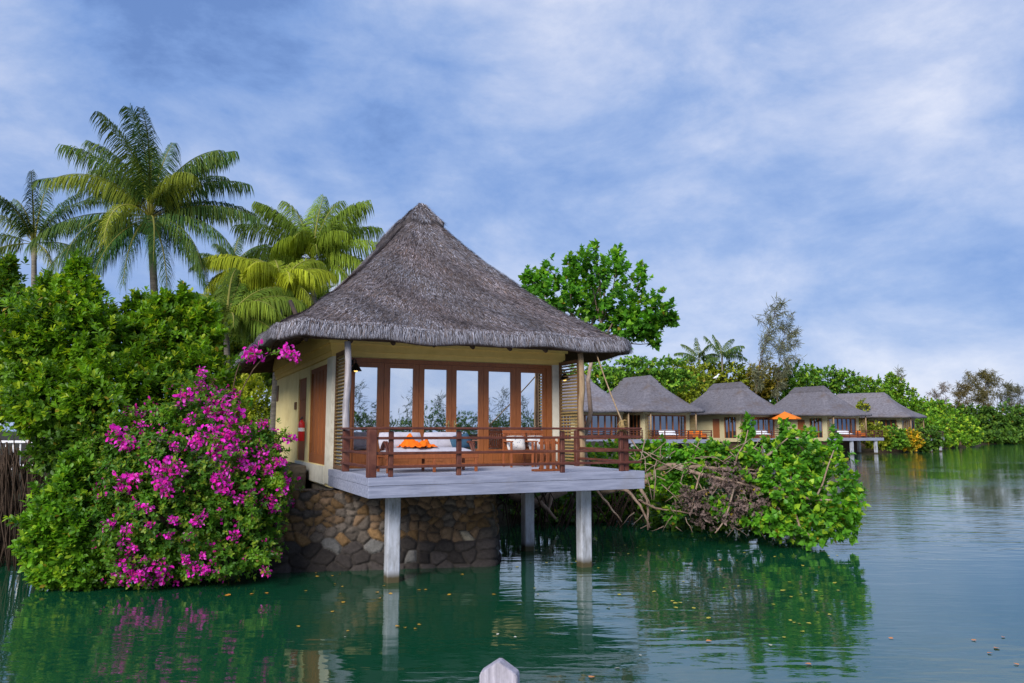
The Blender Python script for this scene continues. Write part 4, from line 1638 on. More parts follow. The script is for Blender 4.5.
def palm(name, label, crown_at, ground_z, fronds, trunk_r, colA, colB, Lleaf, group, lean=(0, 0), coconuts=0, n_leaf=130, stiff=0.4):
    """fronds: (azimuth deg, elevation deg, length, droop deg, yellow 0..1)"""
    c = Vector(crown_at)
    base = Vector((c.x + lean[0], c.y + lean[1], ground_z))
    t = root(name, label, 'palm tree', base, 0, group)
    rel = c - base
    pts, rad = [], []
    for i in range(13):
        k = i / 12
        pts.append(Vector((rel.x * k ** 1.4, rel.y * k ** 1.4, rel.z * k)))
        rad.append(trunk_r * (1.35 - 0.55 * k + (0.35 if i == 0 else 0) + (0.25 if i == 12 else 0)) * (1 + 0.03 * math.sin(i * 2.7)))
    MB().tube(pts, rad, 10).build('trunk', M['palm_bark'], t)
    for (az, el, Lf, droop, yel) in fronds:
        K = 16
        p = Vector(rel)
        d_el, d_az = R(el), R(az)
        P, Tn = [], []
        tw_ = random.uniform(-0.25, 0.25)
        for i in range(K + 1):
            k = i / K
            e_ = d_el - R(droop) * k ** 1.35
            a_ = d_az + tw_ * k * k
            d = Vector((math.cos(e_) * math.cos(a_), math.cos(e_) * math.sin(a_), math.sin(e_)))
            P.append(p.copy())
            Tn.append(d)
            p = p + d * (Lf / K)
        V_, Fq, T_, C_ = [], [], [], []
        tint = random.uniform(0.75, 1.2)
        roll = random.uniform(-0.75, 0.75)

        def addq(q, c):
            o = len(V_)
            V_.extend(q)
            Fq.extend(range(o, o + len(q)))
            T_.append(len(q))
            C_.extend([c] * len(q))
        # midrib
        mid = np.array([0.20, 0.19, 0.045]) * (1 + yel)
        for i in range(K):
            w0, w1 = 0.045 * (1 - i / K) + 0.008, 0.045 * (1 - (i + 1) / K) + 0.008
            s0 = Tn[i].cross(Vector((0, 0, 1))).normalized()
            s1 = Tn[i + 1].cross(Vector((0, 0, 1))).normalized()
            up0 = s0.cross(Tn[i]) * 0.5
            up1 = s1.cross(Tn[i + 1]) * 0.5
            addq([P[i] - s0 * w0, P[i] + up0 * w0, P[i + 1] + up1 * w1, P[i + 1] - s1 * w1], mid)
            addq([P[i] + up0 * w0, P[i] + s0 * w0, P[i + 1] + s1 * w1, P[i + 1] + up1 * w1], mid)
        for j in range(n_leaf):
            k = 0.14 + 0.86 * (j + random.random() * 0.5) / n_leaf
            i = min(int(k * K), K - 1)
            f = k * K - i
            b_ = P[i].lerp(P[i + 1], f)
            d = Tn[i].lerp(Tn[i + 1], f).normalized()
            sd0 = d.cross(Vector((0, 0, 1)))
            if sd0.length < 0.05:
                sd0 = Vector((1, 0, 0))
            sd0.normalize()
            sd0 = (Matrix.Rotation(roll, 3, d) @ sd0)
            if random.random() < 0.07:
                continue
            nu = sd0.cross(d).normalized()
            Ll = 1.25 * Lleaf * (0.30 + 0.70 * math.sin(math.pi * min(1, k * 0.80 + 0.14)) ** 0.7) * random.uniform(0.6, 1.15)
            for s in (1, -1):
                fw = 0.30 + 0.75 * k
                hz_ = math.sqrt(max(0.0, 1 - d.z * d.z))
                l0 = (sd0 * s * (0.5 + 0.4 * hz_) + d * (fw + 0.35 * (1 - hz_)) + Vector((random.uniform(-.2, .2), random.uniform(-.2, .2), -0.25 * hz_ + random.uniform(-.22, .12)))).normalized()
                l1 = (l0 + Vector((random.uniform(-.15, .15), random.uniform(-.15, .15), -1.3 * hz_ - 0.6))).normalized()
                l2 = (l1 + Vector((0, 0, -1.2))).normalized()
                m1 = b_ + l0 * Ll * 0.30
                m2 = m1 + l1 * Ll * 0.36
                m3 = m2 + l2 * Ll * 0.34
                wd = 0.5 * (0.024 + 0.010 * Lleaf) * PALMW
                wv = d * wd
                y_ = min(1, max(0, yel + random.uniform(-0.18, 0.18)))
                c_ = (np.array(colA) * (1 - y_) + np.array(colB) * y_) * tint * random.uniform(0.75, 1.2)
                addq([b_ - wv * 0.6, b_ + wv * 0.6, m1 + wv, m1 - wv], c_)
                addq([m1 - wv, m1 + wv, m2 + wv * 0.8, m2 - wv * 0.8], c_)
                addq([m2 - wv * 0.8, m2 + wv * 0.8, m3], c_)
        me = np_mesh('frond', np.array([tuple(v) for v in V_]), Fq, T_, np.array(C_), M['frond'])
        link('frond', me, t)
    for k in range(coconuts):
        a = k * 2.4
        q = rel + Vector((0.34 * math.cos(a), 0.34 * math.sin(a), -0.35 - 0.16 * (k % 3)))
        MB().lathe(q, [(0.0, -0.17), (0.09, -0.13), (0.14, -0.03), (0.13, 0.06), (0.07, 0.14), (0.0, 0.17)], 10).build('coconut', M['coconut'], t)
    return t


G1, G2 = (0.034, 0.095, 0.022), (0.30, 0.33, 0.028)
# the tall one: crown centre at (150, 212)
palm('coconut_palm', 'tall dark green coconut palm with coconuts, the highest palm at the left', at(150, 217, 30), 1.8,
     [(2, 20, 4.5, 52, .15), (182, 42, 4.9, 62, .2), (190, 8, 4.9, 62, .1), (350, 4, 4.4, 72, .1), (268, 10, 4.4, 100, .75), (235, -5, 4.2, 78, .1),
      (300, -8, 4.3, 75, .05), (330, -12, 4.6, 60, .15), (20, 52, 4.3, 66, .1), (50, 66, 4.6, 50, .1), (90, 78, 4.4, 38, .05), (130, 68, 4.6, 48, .1),
      (160, 58, 4.4, 60, .25), (210, 52, 4.0, 88, .6), (320, 50, 3.8, 84, .6), (255, 74, 4.5, 62, .35), (290, 68, 4.6, 50, .1), (70, 40, 4.2, 60, .05), (110, 30, 4.2, 60, .05),
      (205, -15, 4.6, 60, .1), (10, 66, 4.5, 54, .1), (170, 70, 4.5, 54, .15), (345, -30, 4.2, 45, .0), (250, -30, 3.9, 50, .0), (278, -28, 4.3, 60, .05), (222, -32, 4.3, 48, .05), (312, -34, 4.4, 48, .0), (195, -36, 4.0, 40, .0), (150, 45, 4.2, 66, .1), (30, 34, 4.3, 66, .1), (60, 58, 4.6, 52, .1), (120, 76, 4.4, 44, .1), (340, 64, 4.2, 64, .2), (200, 62, 4.2, 60, .2), (265, 84, 4.3, 40, .15), (335, -20, 4.6, 60, .05), (208, -22, 4.6, 58, .05)],
     0.15, G1, G2, 0.98, 'palm trees behind the near cottage', (0.6, 0.5), 11)
palm('coconut_palm', 'smaller slanting palm with upswept fronds at the far left edge', at(34, 244, 31), 1.8,
     [(10, 66, 3.1, 56, .1), (30, 52, 2.9, 60, .2), (60, 72, 3.2, 40, .05), (100, 82, 3.4, 34, .05), (150, 68, 3.1, 50, .2), (175, 52, 3.0, 60, .35), (200, 20, 2.8, 70, .2),
      (190, 66, 3.3, 46, .1), (260, 60, 2.8, 80, .1), (340, 40, 2.8, 70, .1), (320, -10, 2.6, 60, .55), (215, -5, 2.4, 70, .3), (0, 10, 2.4, 60, .1), (290, 72, 3.2, 44, .1)],
     0.12, (0.032, 0.085, 0.022), G2, 0.62, 'palm trees behind the near cottage', (0.3, 0.3), 0, 84)
palm('coconut_palm', 'yellow green palm whose trunk rises close behind the left slope of the thatched roof', at(312, 260, 34), 1.8,
     [(85, 80, 3.8, 34, .35), (40, 70, 3.9, 46, .3), (20, 55, 3.7, 62, .25), (5, 38, 3.6, 70, .4), (345, 20, 3.0, 80, .5), (140, 72, 3.8, 40, .3), (165, 62, 3.9, 44, .3),
      (178, 48, 3.9, 60, .3), (190, 30, 3.2, 76, .4), (265, 62, 2.5, 120, .9), (290, 40, 2.3, 110, .8), (235, 48, 2.5, 112, .85), (320, 55, 2.8, 88, .5), (60, 60, 3.8, 50, .3), (120, 60, 3.7, 50, .3),
      (350, 68, 3.8, 58, .3), (200, 66, 3.6, 52, .3), (180, 10, 3.4, 70, .35), (215, 5, 3.2, 72, .4), (330, -5, 3.0, 70, .4), (300, -20, 2.8, 60, .4), (250, -15, 2.8, 60, .5), (160, 20, 3.4, 70, .3), (30, 20, 3.4, 70, .3), (100, 70, 4.0, 40, .25), (70, 74, 4.0, 40, .25)],
     0.14, (0.11, 0.20, 0.024), (0.27, 0.34, 0.02), 1.05, 'palm trees behind the near cottage', (0.4, 0.3), 8)
palm('coconut_palm', 'short palm with arching bright yellow fronds left of the thatched roof', at(281, 286, 30), 1.8,
     [(183, 50, 3.6, 84, .8), (196, 34, 3.0, 92, .9), (250, 56, 2.3, 118, 1.0), (170, 40, 3.2, 80, .6), (205, 52, 3.0, 90, .75), (300, 40, 2.0, 112, .85), (235, 30, 2.4, 100, .8), (175, 20, 2.7, 86, .6), (330, 45, 2.0, 100, .7),
      (90, 60, 2.6, 70, .4), (30, 50, 2.4, 80, .6), (150, 58, 2.8, 72, .55), (215, -10, 2.4, 70, .5), (280, -10, 2.4, 70, .5), (190, 5, 2.8, 75, .5), (320, 5, 2.4, 75, .5), (60, 60, 2.8, 70, .4), (120, 60, 2.8, 70, .4), (240, -30, 2.2, 50, .4)],
     0.12, (0.14, 0.21, 0.022), (0.37, 0.41, 0.02), 0.95, 'palm trees behind the near cottage', (-0.2, 0.3))
palm('coconut_palm', 'low shaded palm with long arching fronds just above the flowering bush', at(226, 322, 27), 1.8,
     [(20, 50, 3.0, 84, .35), (0, 28, 2.6, 80, .3), (45, 60, 3.0, 70, .3), (150, 55, 2.8, 74, .25), (90, 66, 3.0, 60, .2), (330, 42, 2.6, 90, .5), (200, 40, 2.4, 84, .25), (120, 40, 2.8, 70, .2), (60, 35, 2.8, 70, .2), (270, 45, 2.0, 100, .4), (180, 10, 2.6, 70, .2), (340, 10, 2.6, 70, .25), (230, 20, 2.4, 80, .2), (300, 20, 2.4, 80, .3), (105, 72, 3.0, 50, .2)],
     0.11, (0.085, 0.16, 0.022), (0.25, 0.31, 0.02), 0.9, 'palm trees behind the near cottage', (0.2, 0.2))
palm('coconut_palm', 'distant small dark palm peeping between the tall palm and the yellow palm', at(232, 268, 46), 1.8,
     [(5, 40, 3.0, 60, .1), (40, 60, 3.0, 50, .1), (90, 78, 3.0, 40, .1), (140, 60, 3.0, 50, .1), (175, 40, 3.0, 60, .1), (270, 50, 2.5, 80, .2), (320, 20, 2.6, 70, .1), (215, 20, 2.6, 70, .1), (60, 40, 3, 60, .1), (120, 40, 3, 60, .1)],
     0.12, (0.04, 0.095, 0.025), G2, 0.62, 'palm trees behind the near cottage')
PALMW = 3.2
palm('coconut_palm', 'dark distant palm of the left pair above the second villa', at(699, 360, 125), 1.8,
     [(10, 40, 4.0, 70, .1), (40, 62, 4.4, 50, .1), (90, 80, 4.4, 40, .1), (135, 62, 4.4, 50, .2), (172, 40, 4.2, 60, .1), (180, 10, 3.8, 60, .1), (270, 55, 3, 80, .2), (0, 5, 3.6, 50, .1), (215, 30, 3.4, 80, .1), (320, 30, 3.4, 80, .1)],
     0.16, (0.035, 0.085, 0.025), G2, 1.0, 'distant palms above the villas', n_leaf=40)
palm('coconut_palm', 'dark distant palm leaning in the wind, right of the pair above the second villa', at(722, 358, 122), 1.8,
     [(5, 56, 4.4, 70, .1), (20, 40, 4.2, 70, .1), (40, 70, 4.8, 60, .1), (120, 76, 4.4, 30, .1), (155, 62, 4.6, 20, .1), (350, 20, 4.0, 60, .1), (320, 50, 3.8, 80, .1), (270, 40, 3.2, 90, .1), (190, 10, 3.2, 60, .1), (90, 72, 4.4, 50, .1)],
     0.16, (0.035, 0.085, 0.025), G2, 1.0, 'distant palms above the villas', n_leaf=40)

# ------------------------------------------------------------------ mangroves and bushes at the left
DK, LT, TP = (0.026, 0.072, 0.010), (0.078, 0.182, 0.016), (0.22, 0.31, 0.030)


def mangrove(label, blobs, base, n, L, dk=DK, lt=LT, tp=TP, per=8, r0=0.10, group='mangrove trees and bushes on the left bank', **kw):
    sh_ = shoots(blobs, 14, 0.14, 0.25)
    kw.setdefault('rough', 0.34)
    return leafy_tree('mangrove_tree', label, 'mangrove', base, blobs, [rosettes(blobs, n, per, L, dk, lt, tp, **kw), rosettes(sh_, 330, per, L, dk, lt, tp, shell=0.3, up=0.8)], r0, 'root', group)


b = [blob(-6, 330, 26, 60, 19.2), blob(-2, 304, 15, 30, 19.2), blob(-14, 388, 34, 38, 19), blob(8, 282, 9, 14, 19.2)]
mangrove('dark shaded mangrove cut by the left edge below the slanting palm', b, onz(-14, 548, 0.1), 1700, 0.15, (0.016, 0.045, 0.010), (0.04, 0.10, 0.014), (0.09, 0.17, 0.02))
b = [blob(60, 330, 46, 44, 17.6), blob(78, 298, 20, 22, 17.6), blob(35, 345, 34, 34, 17.4), blob(95, 340, 28, 36, 17.6), blob(60, 395, 52, 36, 17.2), blob(38, 408, 28, 24, 17.0), blob(110, 395, 40, 40, 17.2), blob(74, 282, 8, 12, 17.6), blob(52, 302, 12, 14, 17.6)]
mangrove('tall bright mangrove left of the pink flowers, its crown peaking under the tall palm', b, onz(40, 545, 0.1), 3700, 0.15, up=0.7)
b = [blob(150, 345, 38, 38, 18.6), blob(184, 340, 34, 34, 18.8), blob(198, 340, 18, 28, 18.8), blob(165, 315, 26, 20, 18.6), blob(200, 312, 20, 16, 18.8), blob(135, 325, 14, 20, 18.6), blob(180, 385, 50, 40, 18.4), blob(200, 395, 22, 30, 18.6)]
mangrove('broad mangrove crown behind the pink flowers, below the tall palm trunk', b, onz(175, 540, 0.2), 3500, 0.145, tp=(0.22, 0.30, 0.032), up=0.7)
b = [blob(62, 515, 29, 34, 15.7), blob(48, 540, 22, 28, 15.6), blob(82, 545, 22, 30, 15.7), blob(66, 490, 15, 14, 15.7), blob(62, 566, 28, 12, 15.5), blob(50, 579, 18, 7, 15.4), blob(80, 579, 18, 7, 15.4)]
mangrove('rounded low mangrove bush at the water edge, left of the pink flowers', b, onz(62, 580, 0.0), 2300, 0.135, (0.024, 0.075, 0.012), (0.07, 0.185, 0.02), (0.19, 0.30, 0.035), up=0.6)
b = [blob(105, 470, 40, 34, 16.8), blob(115, 520, 34, 34, 16.6), blob(56, 455, 24, 18, 17.2), blob(90, 440, 36, 24, 16.9), blob(120, 560, 26, 18, 16.4), blob(100, 578, 20, 8, 15.7)]
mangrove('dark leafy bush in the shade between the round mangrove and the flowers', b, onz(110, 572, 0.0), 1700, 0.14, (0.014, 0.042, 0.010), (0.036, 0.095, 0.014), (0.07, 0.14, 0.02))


# mangrove prop roots at the left edge
def prop_roots(name, label, x0, x1, y_top, y_wat, Y, n, rr=0.03, mat='root', group=None):
    mb = MB()
    for i in range(n):
        px = random.uniform(x0, x1)
        Yi = Y + random.uniform(-0.6, 0.9)
        a = at(px, y_top + random.uniform(-14, 14), Yi)
        e_ = at(px + random.uniform(-26, 26), y_wat, Yi)
        e_.z = -0.25
        e_.y += random.uniform(-0.3, 0.3)
        mid = a.lerp(e_, 0.45) + Vector((random.uniform(-.18, .18), 0, 0.12))
        r = rr * random.uniform(0.5, 1.3)
        pts = [a, a.lerp(mid, 0.5) + Vector((0, 0, 0.05)), mid, mid.lerp(e_, 0.5) + Vector((random.uniform(-.05, .05), 0, -.03)), e_]
        mb.tube(pts, [r, r * .95, r * .85, r * .8, r * .7], 6)
    o = mb.build(name, M[mat])
    return tag(o, label, 'roots', group)


prop_roots('prop_roots', 'tangle of dark mangrove prop roots at the left edge', -45, 42, 452, 560, 18.2, 150, 0.017)
ptr = MB()
ptr.tube(wiggle(at(6, 455, 18.2), at(3, 556, 18.2), 5, 0.03), [0.14, 0.13, 0.13, 0.14, 0.15, 0.18], 9)
tag(ptr.build('dead_tree', M['root']), 'thick dark trunk standing among the prop roots at the left edge', 'tree')

# ------------------------------------------------------------------ bougainvillea
BV = [blob(200, 470, 74, 62, 16.4), blob(170, 520, 66, 50, 16.0), blob(240, 500, 42, 50, 16.4), blob(196, 418, 30, 38, 16.8), blob(240, 440, 26, 22, 16.8), blob(222, 400, 12, 14, 16.9), blob(130, 500, 38, 50, 16.0), blob(264, 470, 20, 44, 16.6),
      blob(256, 535, 26, 28, 16.3), blob(150, 555, 52, 26, 15.8), blob(215, 560, 46, 20, 15.9), blob(160, 440, 40, 34, 16.5), blob(125, 440, 24, 30, 16.5), blob(278, 492, 11, 30, 16.5)]
bg = root('bougainvillea', 'bougainvillea bush covered in magenta flowers beside the near cottage', 'flowering bush', onz(200, 575, 0.1))
inv = -np.array(bg.location)


def shift(a, o=inv):
    return (a[0] + o, a[1], a[2], a[3])


lf1 = rosettes(BV, 7400, 7, 0.088, (0.016, 0.056, 0.012), (0.046, 0.135, 0.020), (0.13, 0.19, 0.03), LANCE[:1] + [(0.3, 0.30), (0.68, 0.24), (1.0, 0.0)], 0.66, 1.25, 0.25, 1.6, 0.35, rough=0.26)
# arching sprays that carry the flowers to the eave
spray_pts = []
for a, m_, e_ in ((at(232, 400, 17.0), at(236, 350, 16.8), at(256, 352, 16.5)), (at(236, 405, 17.0), at(262, 336, 16.6), at(291, 356, 16.3)), (at(228, 420, 16.8), at(214, 376, 16.6), at(203, 372, 16.4)),
                  (at(262, 440, 16.8), at(285, 425, 16.6), at(291, 440, 16.3)), (at(150, 480, 16.3), at(124, 436, 15.9), at(121, 438, 15.8))):
    ps = [a.lerp(m_, k / 6).lerp(m_.lerp(e_, k / 6), k / 6) for k in range(7)]
    MB().tube([p + Vector(inv) for p in ps], [0.016 - 0.0018 * k for k in range(7)], 5).build('spray', M['bark'], bg)
    spray_pts += [np.array(p) for p in ps[4:]]
spray_ends = []
for k in range(46):
    b_ = BV[rng.integers(len(BV))]
    d = unit(rng.normal(size=3))
    d[1] = -abs(d[1]) * 0.9
    d[2] = d[2] * 0.7 + 0.25
    d = unit(d)
    a = Vector(b_[0] + d * b_[1] * 0.8)
    out_ = Vector((d[0], d[1], 0)).normalized() * random.uniform(0.35, 0.75)
    m_ = a + out_ * 0.6 + Vector((0, 0, random.uniform(0.1, 0.4)))
    e_ = a + out_ + Vector((0, 0, random.uniform(-0.35, 0.15)))
    if e_.z < 0.12 or e_.y < 14.4 or e_.x / e_.y > (292 - 512) / F:
        continue
    ps = [a.lerp(m_, q / 6).lerp(m_.lerp(e_, q / 6), q / 6) for q in range(7)]
    MB().tube([p + Vector(inv) for p in ps], [0.011 - 0.0012 * q for q in range(7)], 5).build('spray', M['bark'], bg)
    spray_pts += [np.array(p) for p in ps[2:]]
    spray_ends.append(e_)
sb = [(p, np.array([0.12, 0.11, 0.10])) for p in spray_pts]
lf2 = rosettes(sb, 1100, 5, 0.085, (0.03, 0.09, 0.014), (0.065, 0.16, 0.020), (0.14, 0.20, 0.03), LANCE[:1] + [(0.3, 0.30), (0.68, 0.24), (1.0, 0.0)], 0.2, 1.2, 0.2)
leaf_object('foliage', [shift(lf1), shift(lf2)], M['leaf'], bg)
limb_mesh((0, 0, 0), [(b_[0] + inv, b_[1]) for b_ in BV], 0.07, None, 4).build('stems', M['bark'], bg)


def surf(px, py, blobs, lo=13.5, hi=19.0):
    y = lo
    while y < hi:
        p = np.array(at(px, py, y))
        for c, r in blobs:
            if np.linalg.norm((p - c) / r) < 1.0:
                return Vector(p)
        y += 0.05
    return None


def bract_mesh(seed, n=46, rad=0.14):
    r_ = np.random.default_rng(seed)
    d = unit(r_.normal(size=(n, 3)))
    P = d * rad * r_.uniform(0.2, 1.0, (n, 1)) * np.array([1.15, 1.0, 0.85])
    A = unit(d + r_.normal(size=(n, 3)) * 0.6)
    pal = np.array([[0.80, 0.025, 0.50], [0.88, 0.05, 0.66], [0.66, 0.018, 0.34], [0.90, 0.14, 0.70], [0.70, 0.03, 0.24]])
    C = pal[r_.choice(5, n, p=[.36, .26, .16, .14, .08])] * r_.uniform(0.8, 1.15, (n, 1))
    a = leaf_arrays(P, A, d, r_.uniform(0.05, 0.085, n), C, [(0, 0), (0.3, 0.36), (0.7, 0.32), (1, 0)], 0.3, 0.1)
    # thin stalks from the heart of the cluster join the bracts into one piece
    nb = len(a[0])
    V2, F2, C2 = [], [], []
    for i in range(n):
        b0 = P[i]
        w = np.array([0.003, 0.0, 0.003])
        V2 += [w * 0.5, -w * 0.5, b0 - w, b0 + w]
        F2 += [nb + 4 * i, nb + 4 * i + 1, nb + 4 * i + 2, nb + 4 * i + 3]
        C2 += [np.array([0.10, 0.16, 0.03])] * 4
    return np_mesh('flower_cluster', np.concatenate([a[0], np.array(V2)]), np.concatenate([a[1], np.array(F2)]), np.concatenate([a[2], np.full(n, 4)]), np.concatenate([a[3], np.array(C2)]), M['bract'])


BR = [bract_mesh(s, 46 if s < 4 else 26, 0.14 if s < 4 else 0.10) for s in range(7)]
FPX = [(122, 438, 1.3), (116, 434, .9), (130, 443, .9), (127, 482, 1.3), (138, 478, .8), (120, 488, .7), (184, 400, 1.2), (190, 394, .9), (203, 384, .8), (218, 398, 1.2), (226, 408, 1.1), (233, 398, .9), (240, 388, .8), (238, 412, 1.2), (229, 421, 1.2),
       (246, 408, .9), (212, 412, .9), (203, 437, 1.1), (196, 443, .8), (222, 436, 1.0), (214, 428, .8), (231, 437, 1.1), (226, 449, 1.1), (217, 455, .9), (236, 447, .8), (224, 470, .8), (222, 483, 1.1), (228, 490, 1.0), (217, 478, .8),
       (203, 372, .8), (228, 372, .7), (170, 466, .9), (158, 472, .9), (163, 483, 1.0), (168, 491, .8), (156, 462, .7), (178, 462, .7), (182, 470, .8), (252, 466, .9), (262, 455, .8), (243, 456, .7), (270, 470, .7), (282, 462, .9), (287, 478, .9), (284, 490, .8),
       (271, 500, .8), (275, 508, .7), (240, 500, .6), (252, 492, .6), (125, 540, .9), (133, 548, .7), (128, 528, .7), (130, 560, .9), (136, 570, .9), (148, 566, 1.0), (162, 567, 1.0), (160, 577, 1.0), (168, 573, .8), (120, 577, .9), (104, 575, .7),
       (138, 577, .7), (175, 520, .6), (190, 535, .6), (198, 521, .7), (205, 514, .6), (170, 535, .6), (150, 525, .6), (186, 560, .6), (196, 568, .8), (207, 570, .6), (236, 534, .6), (204, 556, .6), (140, 505, .7), (150, 508, .6), (110, 524, .7),
       (255, 352, 1.25), (288, 352, 1.0), (296, 357, .7), (250, 358, .7), (291, 438, .9), (289, 446, .9), (142, 425, .6), (176, 446, .6), (191, 420, .7), (246, 430, .7), (262, 425, .6), (275, 430, .6), (278, 448, .7)]
SPB = [(np.array(at(255, 353, 16.5)), np.array([.2, .2, .2])), (np.array(at(292, 355, 16.3)), np.array([.25, .2, .2]))]
k_ = 0
for px, py, s in FPX:
    p = surf(px, py, BV + SPB + sb)
    if p is None:
        continue
    o = bpy.data.objects.new('flower_cluster', BR[k_ % 7])
    k_ += 1
    COL.objects.link(o)
    o.parent = bg
    o.location = p + Vector(inv) + Vector((0, -0.05, 0))
    sc_ = s * 1.28
    o.scale = (sc_, sc_, sc_)
    o.rotation_euler = (k_ * 1.3, k_ * 0.7, k_ * 2.1)
for e_ in spray_ends[:24]:
    if k_ >= 100:
        break
    o = bpy.data.objects.new('flower_cluster', BR[k_ % 7])
    k_ += 1
    COL.objects.link(o)
    o.parent = bg
    o.location = e_ + Vector(inv)
    sc_ = random.uniform(0.5, 0.9)
    o.scale = (sc_, sc_, sc_)
    o.rotation_euler = (k_ * 1.3, k_ * 0.7, k_ * 2.1)
# single bracts scattered over the whole bush
P, D_ = sample_blobs(BV, 1100, 0.95, 0.26)
P, D_ = P[P[:, 2] > 0.1], D_[P[:, 2] > 0.1]
tn = clump_tone(P, 1.4, 3.3) > 0.05
P, D_ = P[tn], D_[tn]
P = np.repeat(P, 3, axis=0) + rng.normal(size=(len(P) * 3, 3)) * 0.03
D_ = np.repeat(D_, 3, axis=0)
pal = np.array([[0.60, 0.016, 0.32], [0.68, 0.03, 0.44], [0.50, 0.012, 0.20]])
sbr = leaf_arrays(P + D_ * 0.04 + inv, unit(D_ + rng.normal(size=P.shape) * 0.7), D_, rng.uniform(0.045, 0.075, len(P)), pal[rng.choice(3, len(P))], [(0, 0), (0.3, 0.36), (0.7, 0.32), (1, 0)], 0.3, 0.1)
o = leaf_object('scattered_flowers', [sbr], M['bract'], bg)
o['kind'] = 'stuff'
# fallen petals on the thatch
pf = at(322, 313, 17.9)
o = leaf_object('fallen_petals', [leaf_arrays(rng.normal(size=(40, 3)) * np.array([0.14, 0.1, 0.06]), rng.normal(size=(40, 3)), rng.normal(size=(40, 3)), rng.uniform(0.04, 0.07, 40),
                np.array([[0.62, 0.05, 0.4], [0.7, 0.3, 0.05], [0.6, 0.2, 0.4]])[rng.choice(3, 40)], HEART)], M['bract'])
tag(o, 'small patch of pink and orange petals on the left corner of the thatched roof', 'petals')
PETALS = o

# ------------------------------------------------------------------ trees right of the near cottage
BR_ = [blob(560, 300, 36, 30, 27), blob(600, 288, 36, 36, 27), blob(640, 312, 34, 24, 27), blob(588, 262, 12, 18, 27), blob(618, 264, 10, 14, 27), blob(643, 277, 6, 20, 27), blob(535, 284, 16, 16, 27), blob(663, 316, 15, 13, 27),
       blob(656, 343, 6, 7, 27), blob(615, 328, 36, 20, 27), blob(595, 248, 5, 10, 27), blob(570, 265, 8, 12, 27), blob(547, 268, 7, 12, 27), blob(526, 278, 5, 12, 27), blob(618, 256, 4, 10, 27), blob(672, 320, 8, 6, 27), blob(640, 330, 20, 10, 27)]
arr = [rosettes(BR_, 1350, 7, 0.165, (0.022, 0.085, 0.016), (0.06, 0.19, 0.026), (0.13, 0.27, 0.035), HEART, 0.5, 1.15, 0.7, 1.0, 0.3, rough=0.3)]
leafy_tree('tree', 'bright green broadleaf tree rising behind the right slope of the thatched roof', 'tree', (at(587, 470, 26.5).x, 26.5, 0.6), BR_, arr, 0.10, 'pale_bark', None, at(593, 352, 26.8))


def bush(label, blobs, base, n, L, dk, lt, tp, per=6, shape=OBOVATE, group=None, r0=0.05, bark='bark', name='bush', cat='bush', **kw):
    return leafy_tree(name, label, cat, base, blobs, [rosettes(blobs, n, per, L, dk, lt, tp, shape, **kw)], r0, bark, group)


# the half fallen tree over the water
FB = [blob(800, 455, 26, 26, 21.2), blob(836, 492, 22, 40, 20.8), blob(780, 478, 40, 30, 21), blob(748, 452, 11, 22, 21.5), blob(815, 518, 34, 26, 20.6), blob(735, 462, 28, 16, 22), blob(700, 458, 26, 14, 22.3), blob(664, 455, 18, 16, 22.6),
      blob(780, 520, 36, 18, 20.8), blob(850, 515, 9, 24, 20.8), blob(748, 428, 6, 13, 21.6), blob(788, 434, 9, 16, 21.4), blob(834, 446, 8, 18, 21), blob(645, 468, 12, 20, 23), blob(856, 488, 6, 12, 20.8), blob(715, 505, 12, 8, 21.2), blob(768, 448, 10, 12, 21.4), blob(812, 440, 7, 12, 21.2)]
DB = [blob(728, 480, 30, 22, 21.1), blob(702, 508, 24, 20, 21.2), blob(752, 500, 30, 20, 20.9), blob(690, 498, 14, 20, 21.3), blob(752, 476, 16, 12, 20.9), blob(735, 515, 30, 12, 21)]
fbase = Vector((at(600, 480, 24.5).x, 24.5, 0.5))
ft_ = root('fallen_tree', 'half fallen leafy tree with bare branches and brown dead leaves, hanging over the water', 'fallen tree', fbase)
inv2 = -np.array(fbase)
la = rosettes(FB + [blob(675, 482, 24, 12, 22.3), blob(706, 450, 22, 10, 22), blob(650, 452, 14, 10, 22.8), blob(690, 470, 22, 10, 22), blob(720, 508, 12, 10, 21), blob(672, 515, 10, 8, 22)], 2450, 6, 0.135, (0.022, 0.085, 0.016), (0.065, 0.205, 0.022), (0.20, 0.31, 0.035), HEART, 0.5, 1.2, 0.5, 1.1, 0.28, rough=0.26)
leaf_object('foliage', [shift(la, inv2)], M['leaf'], ft_)
ld_ = rosettes(DB, 480, 5, 0.078, (0.036, 0.030, 0.050), (0.072, 0.061, 0.104), (0.108, 0.092, 0.157), HEART, 0.35, 1.5, -0.5, 1.6, 0.3, rough=0.3, fold=0.6, droop=0.5)
leaf_object('dead_leaves', [shift(ld_, inv2)], M['dry'], ft_)
o_ = Vector(inv2)
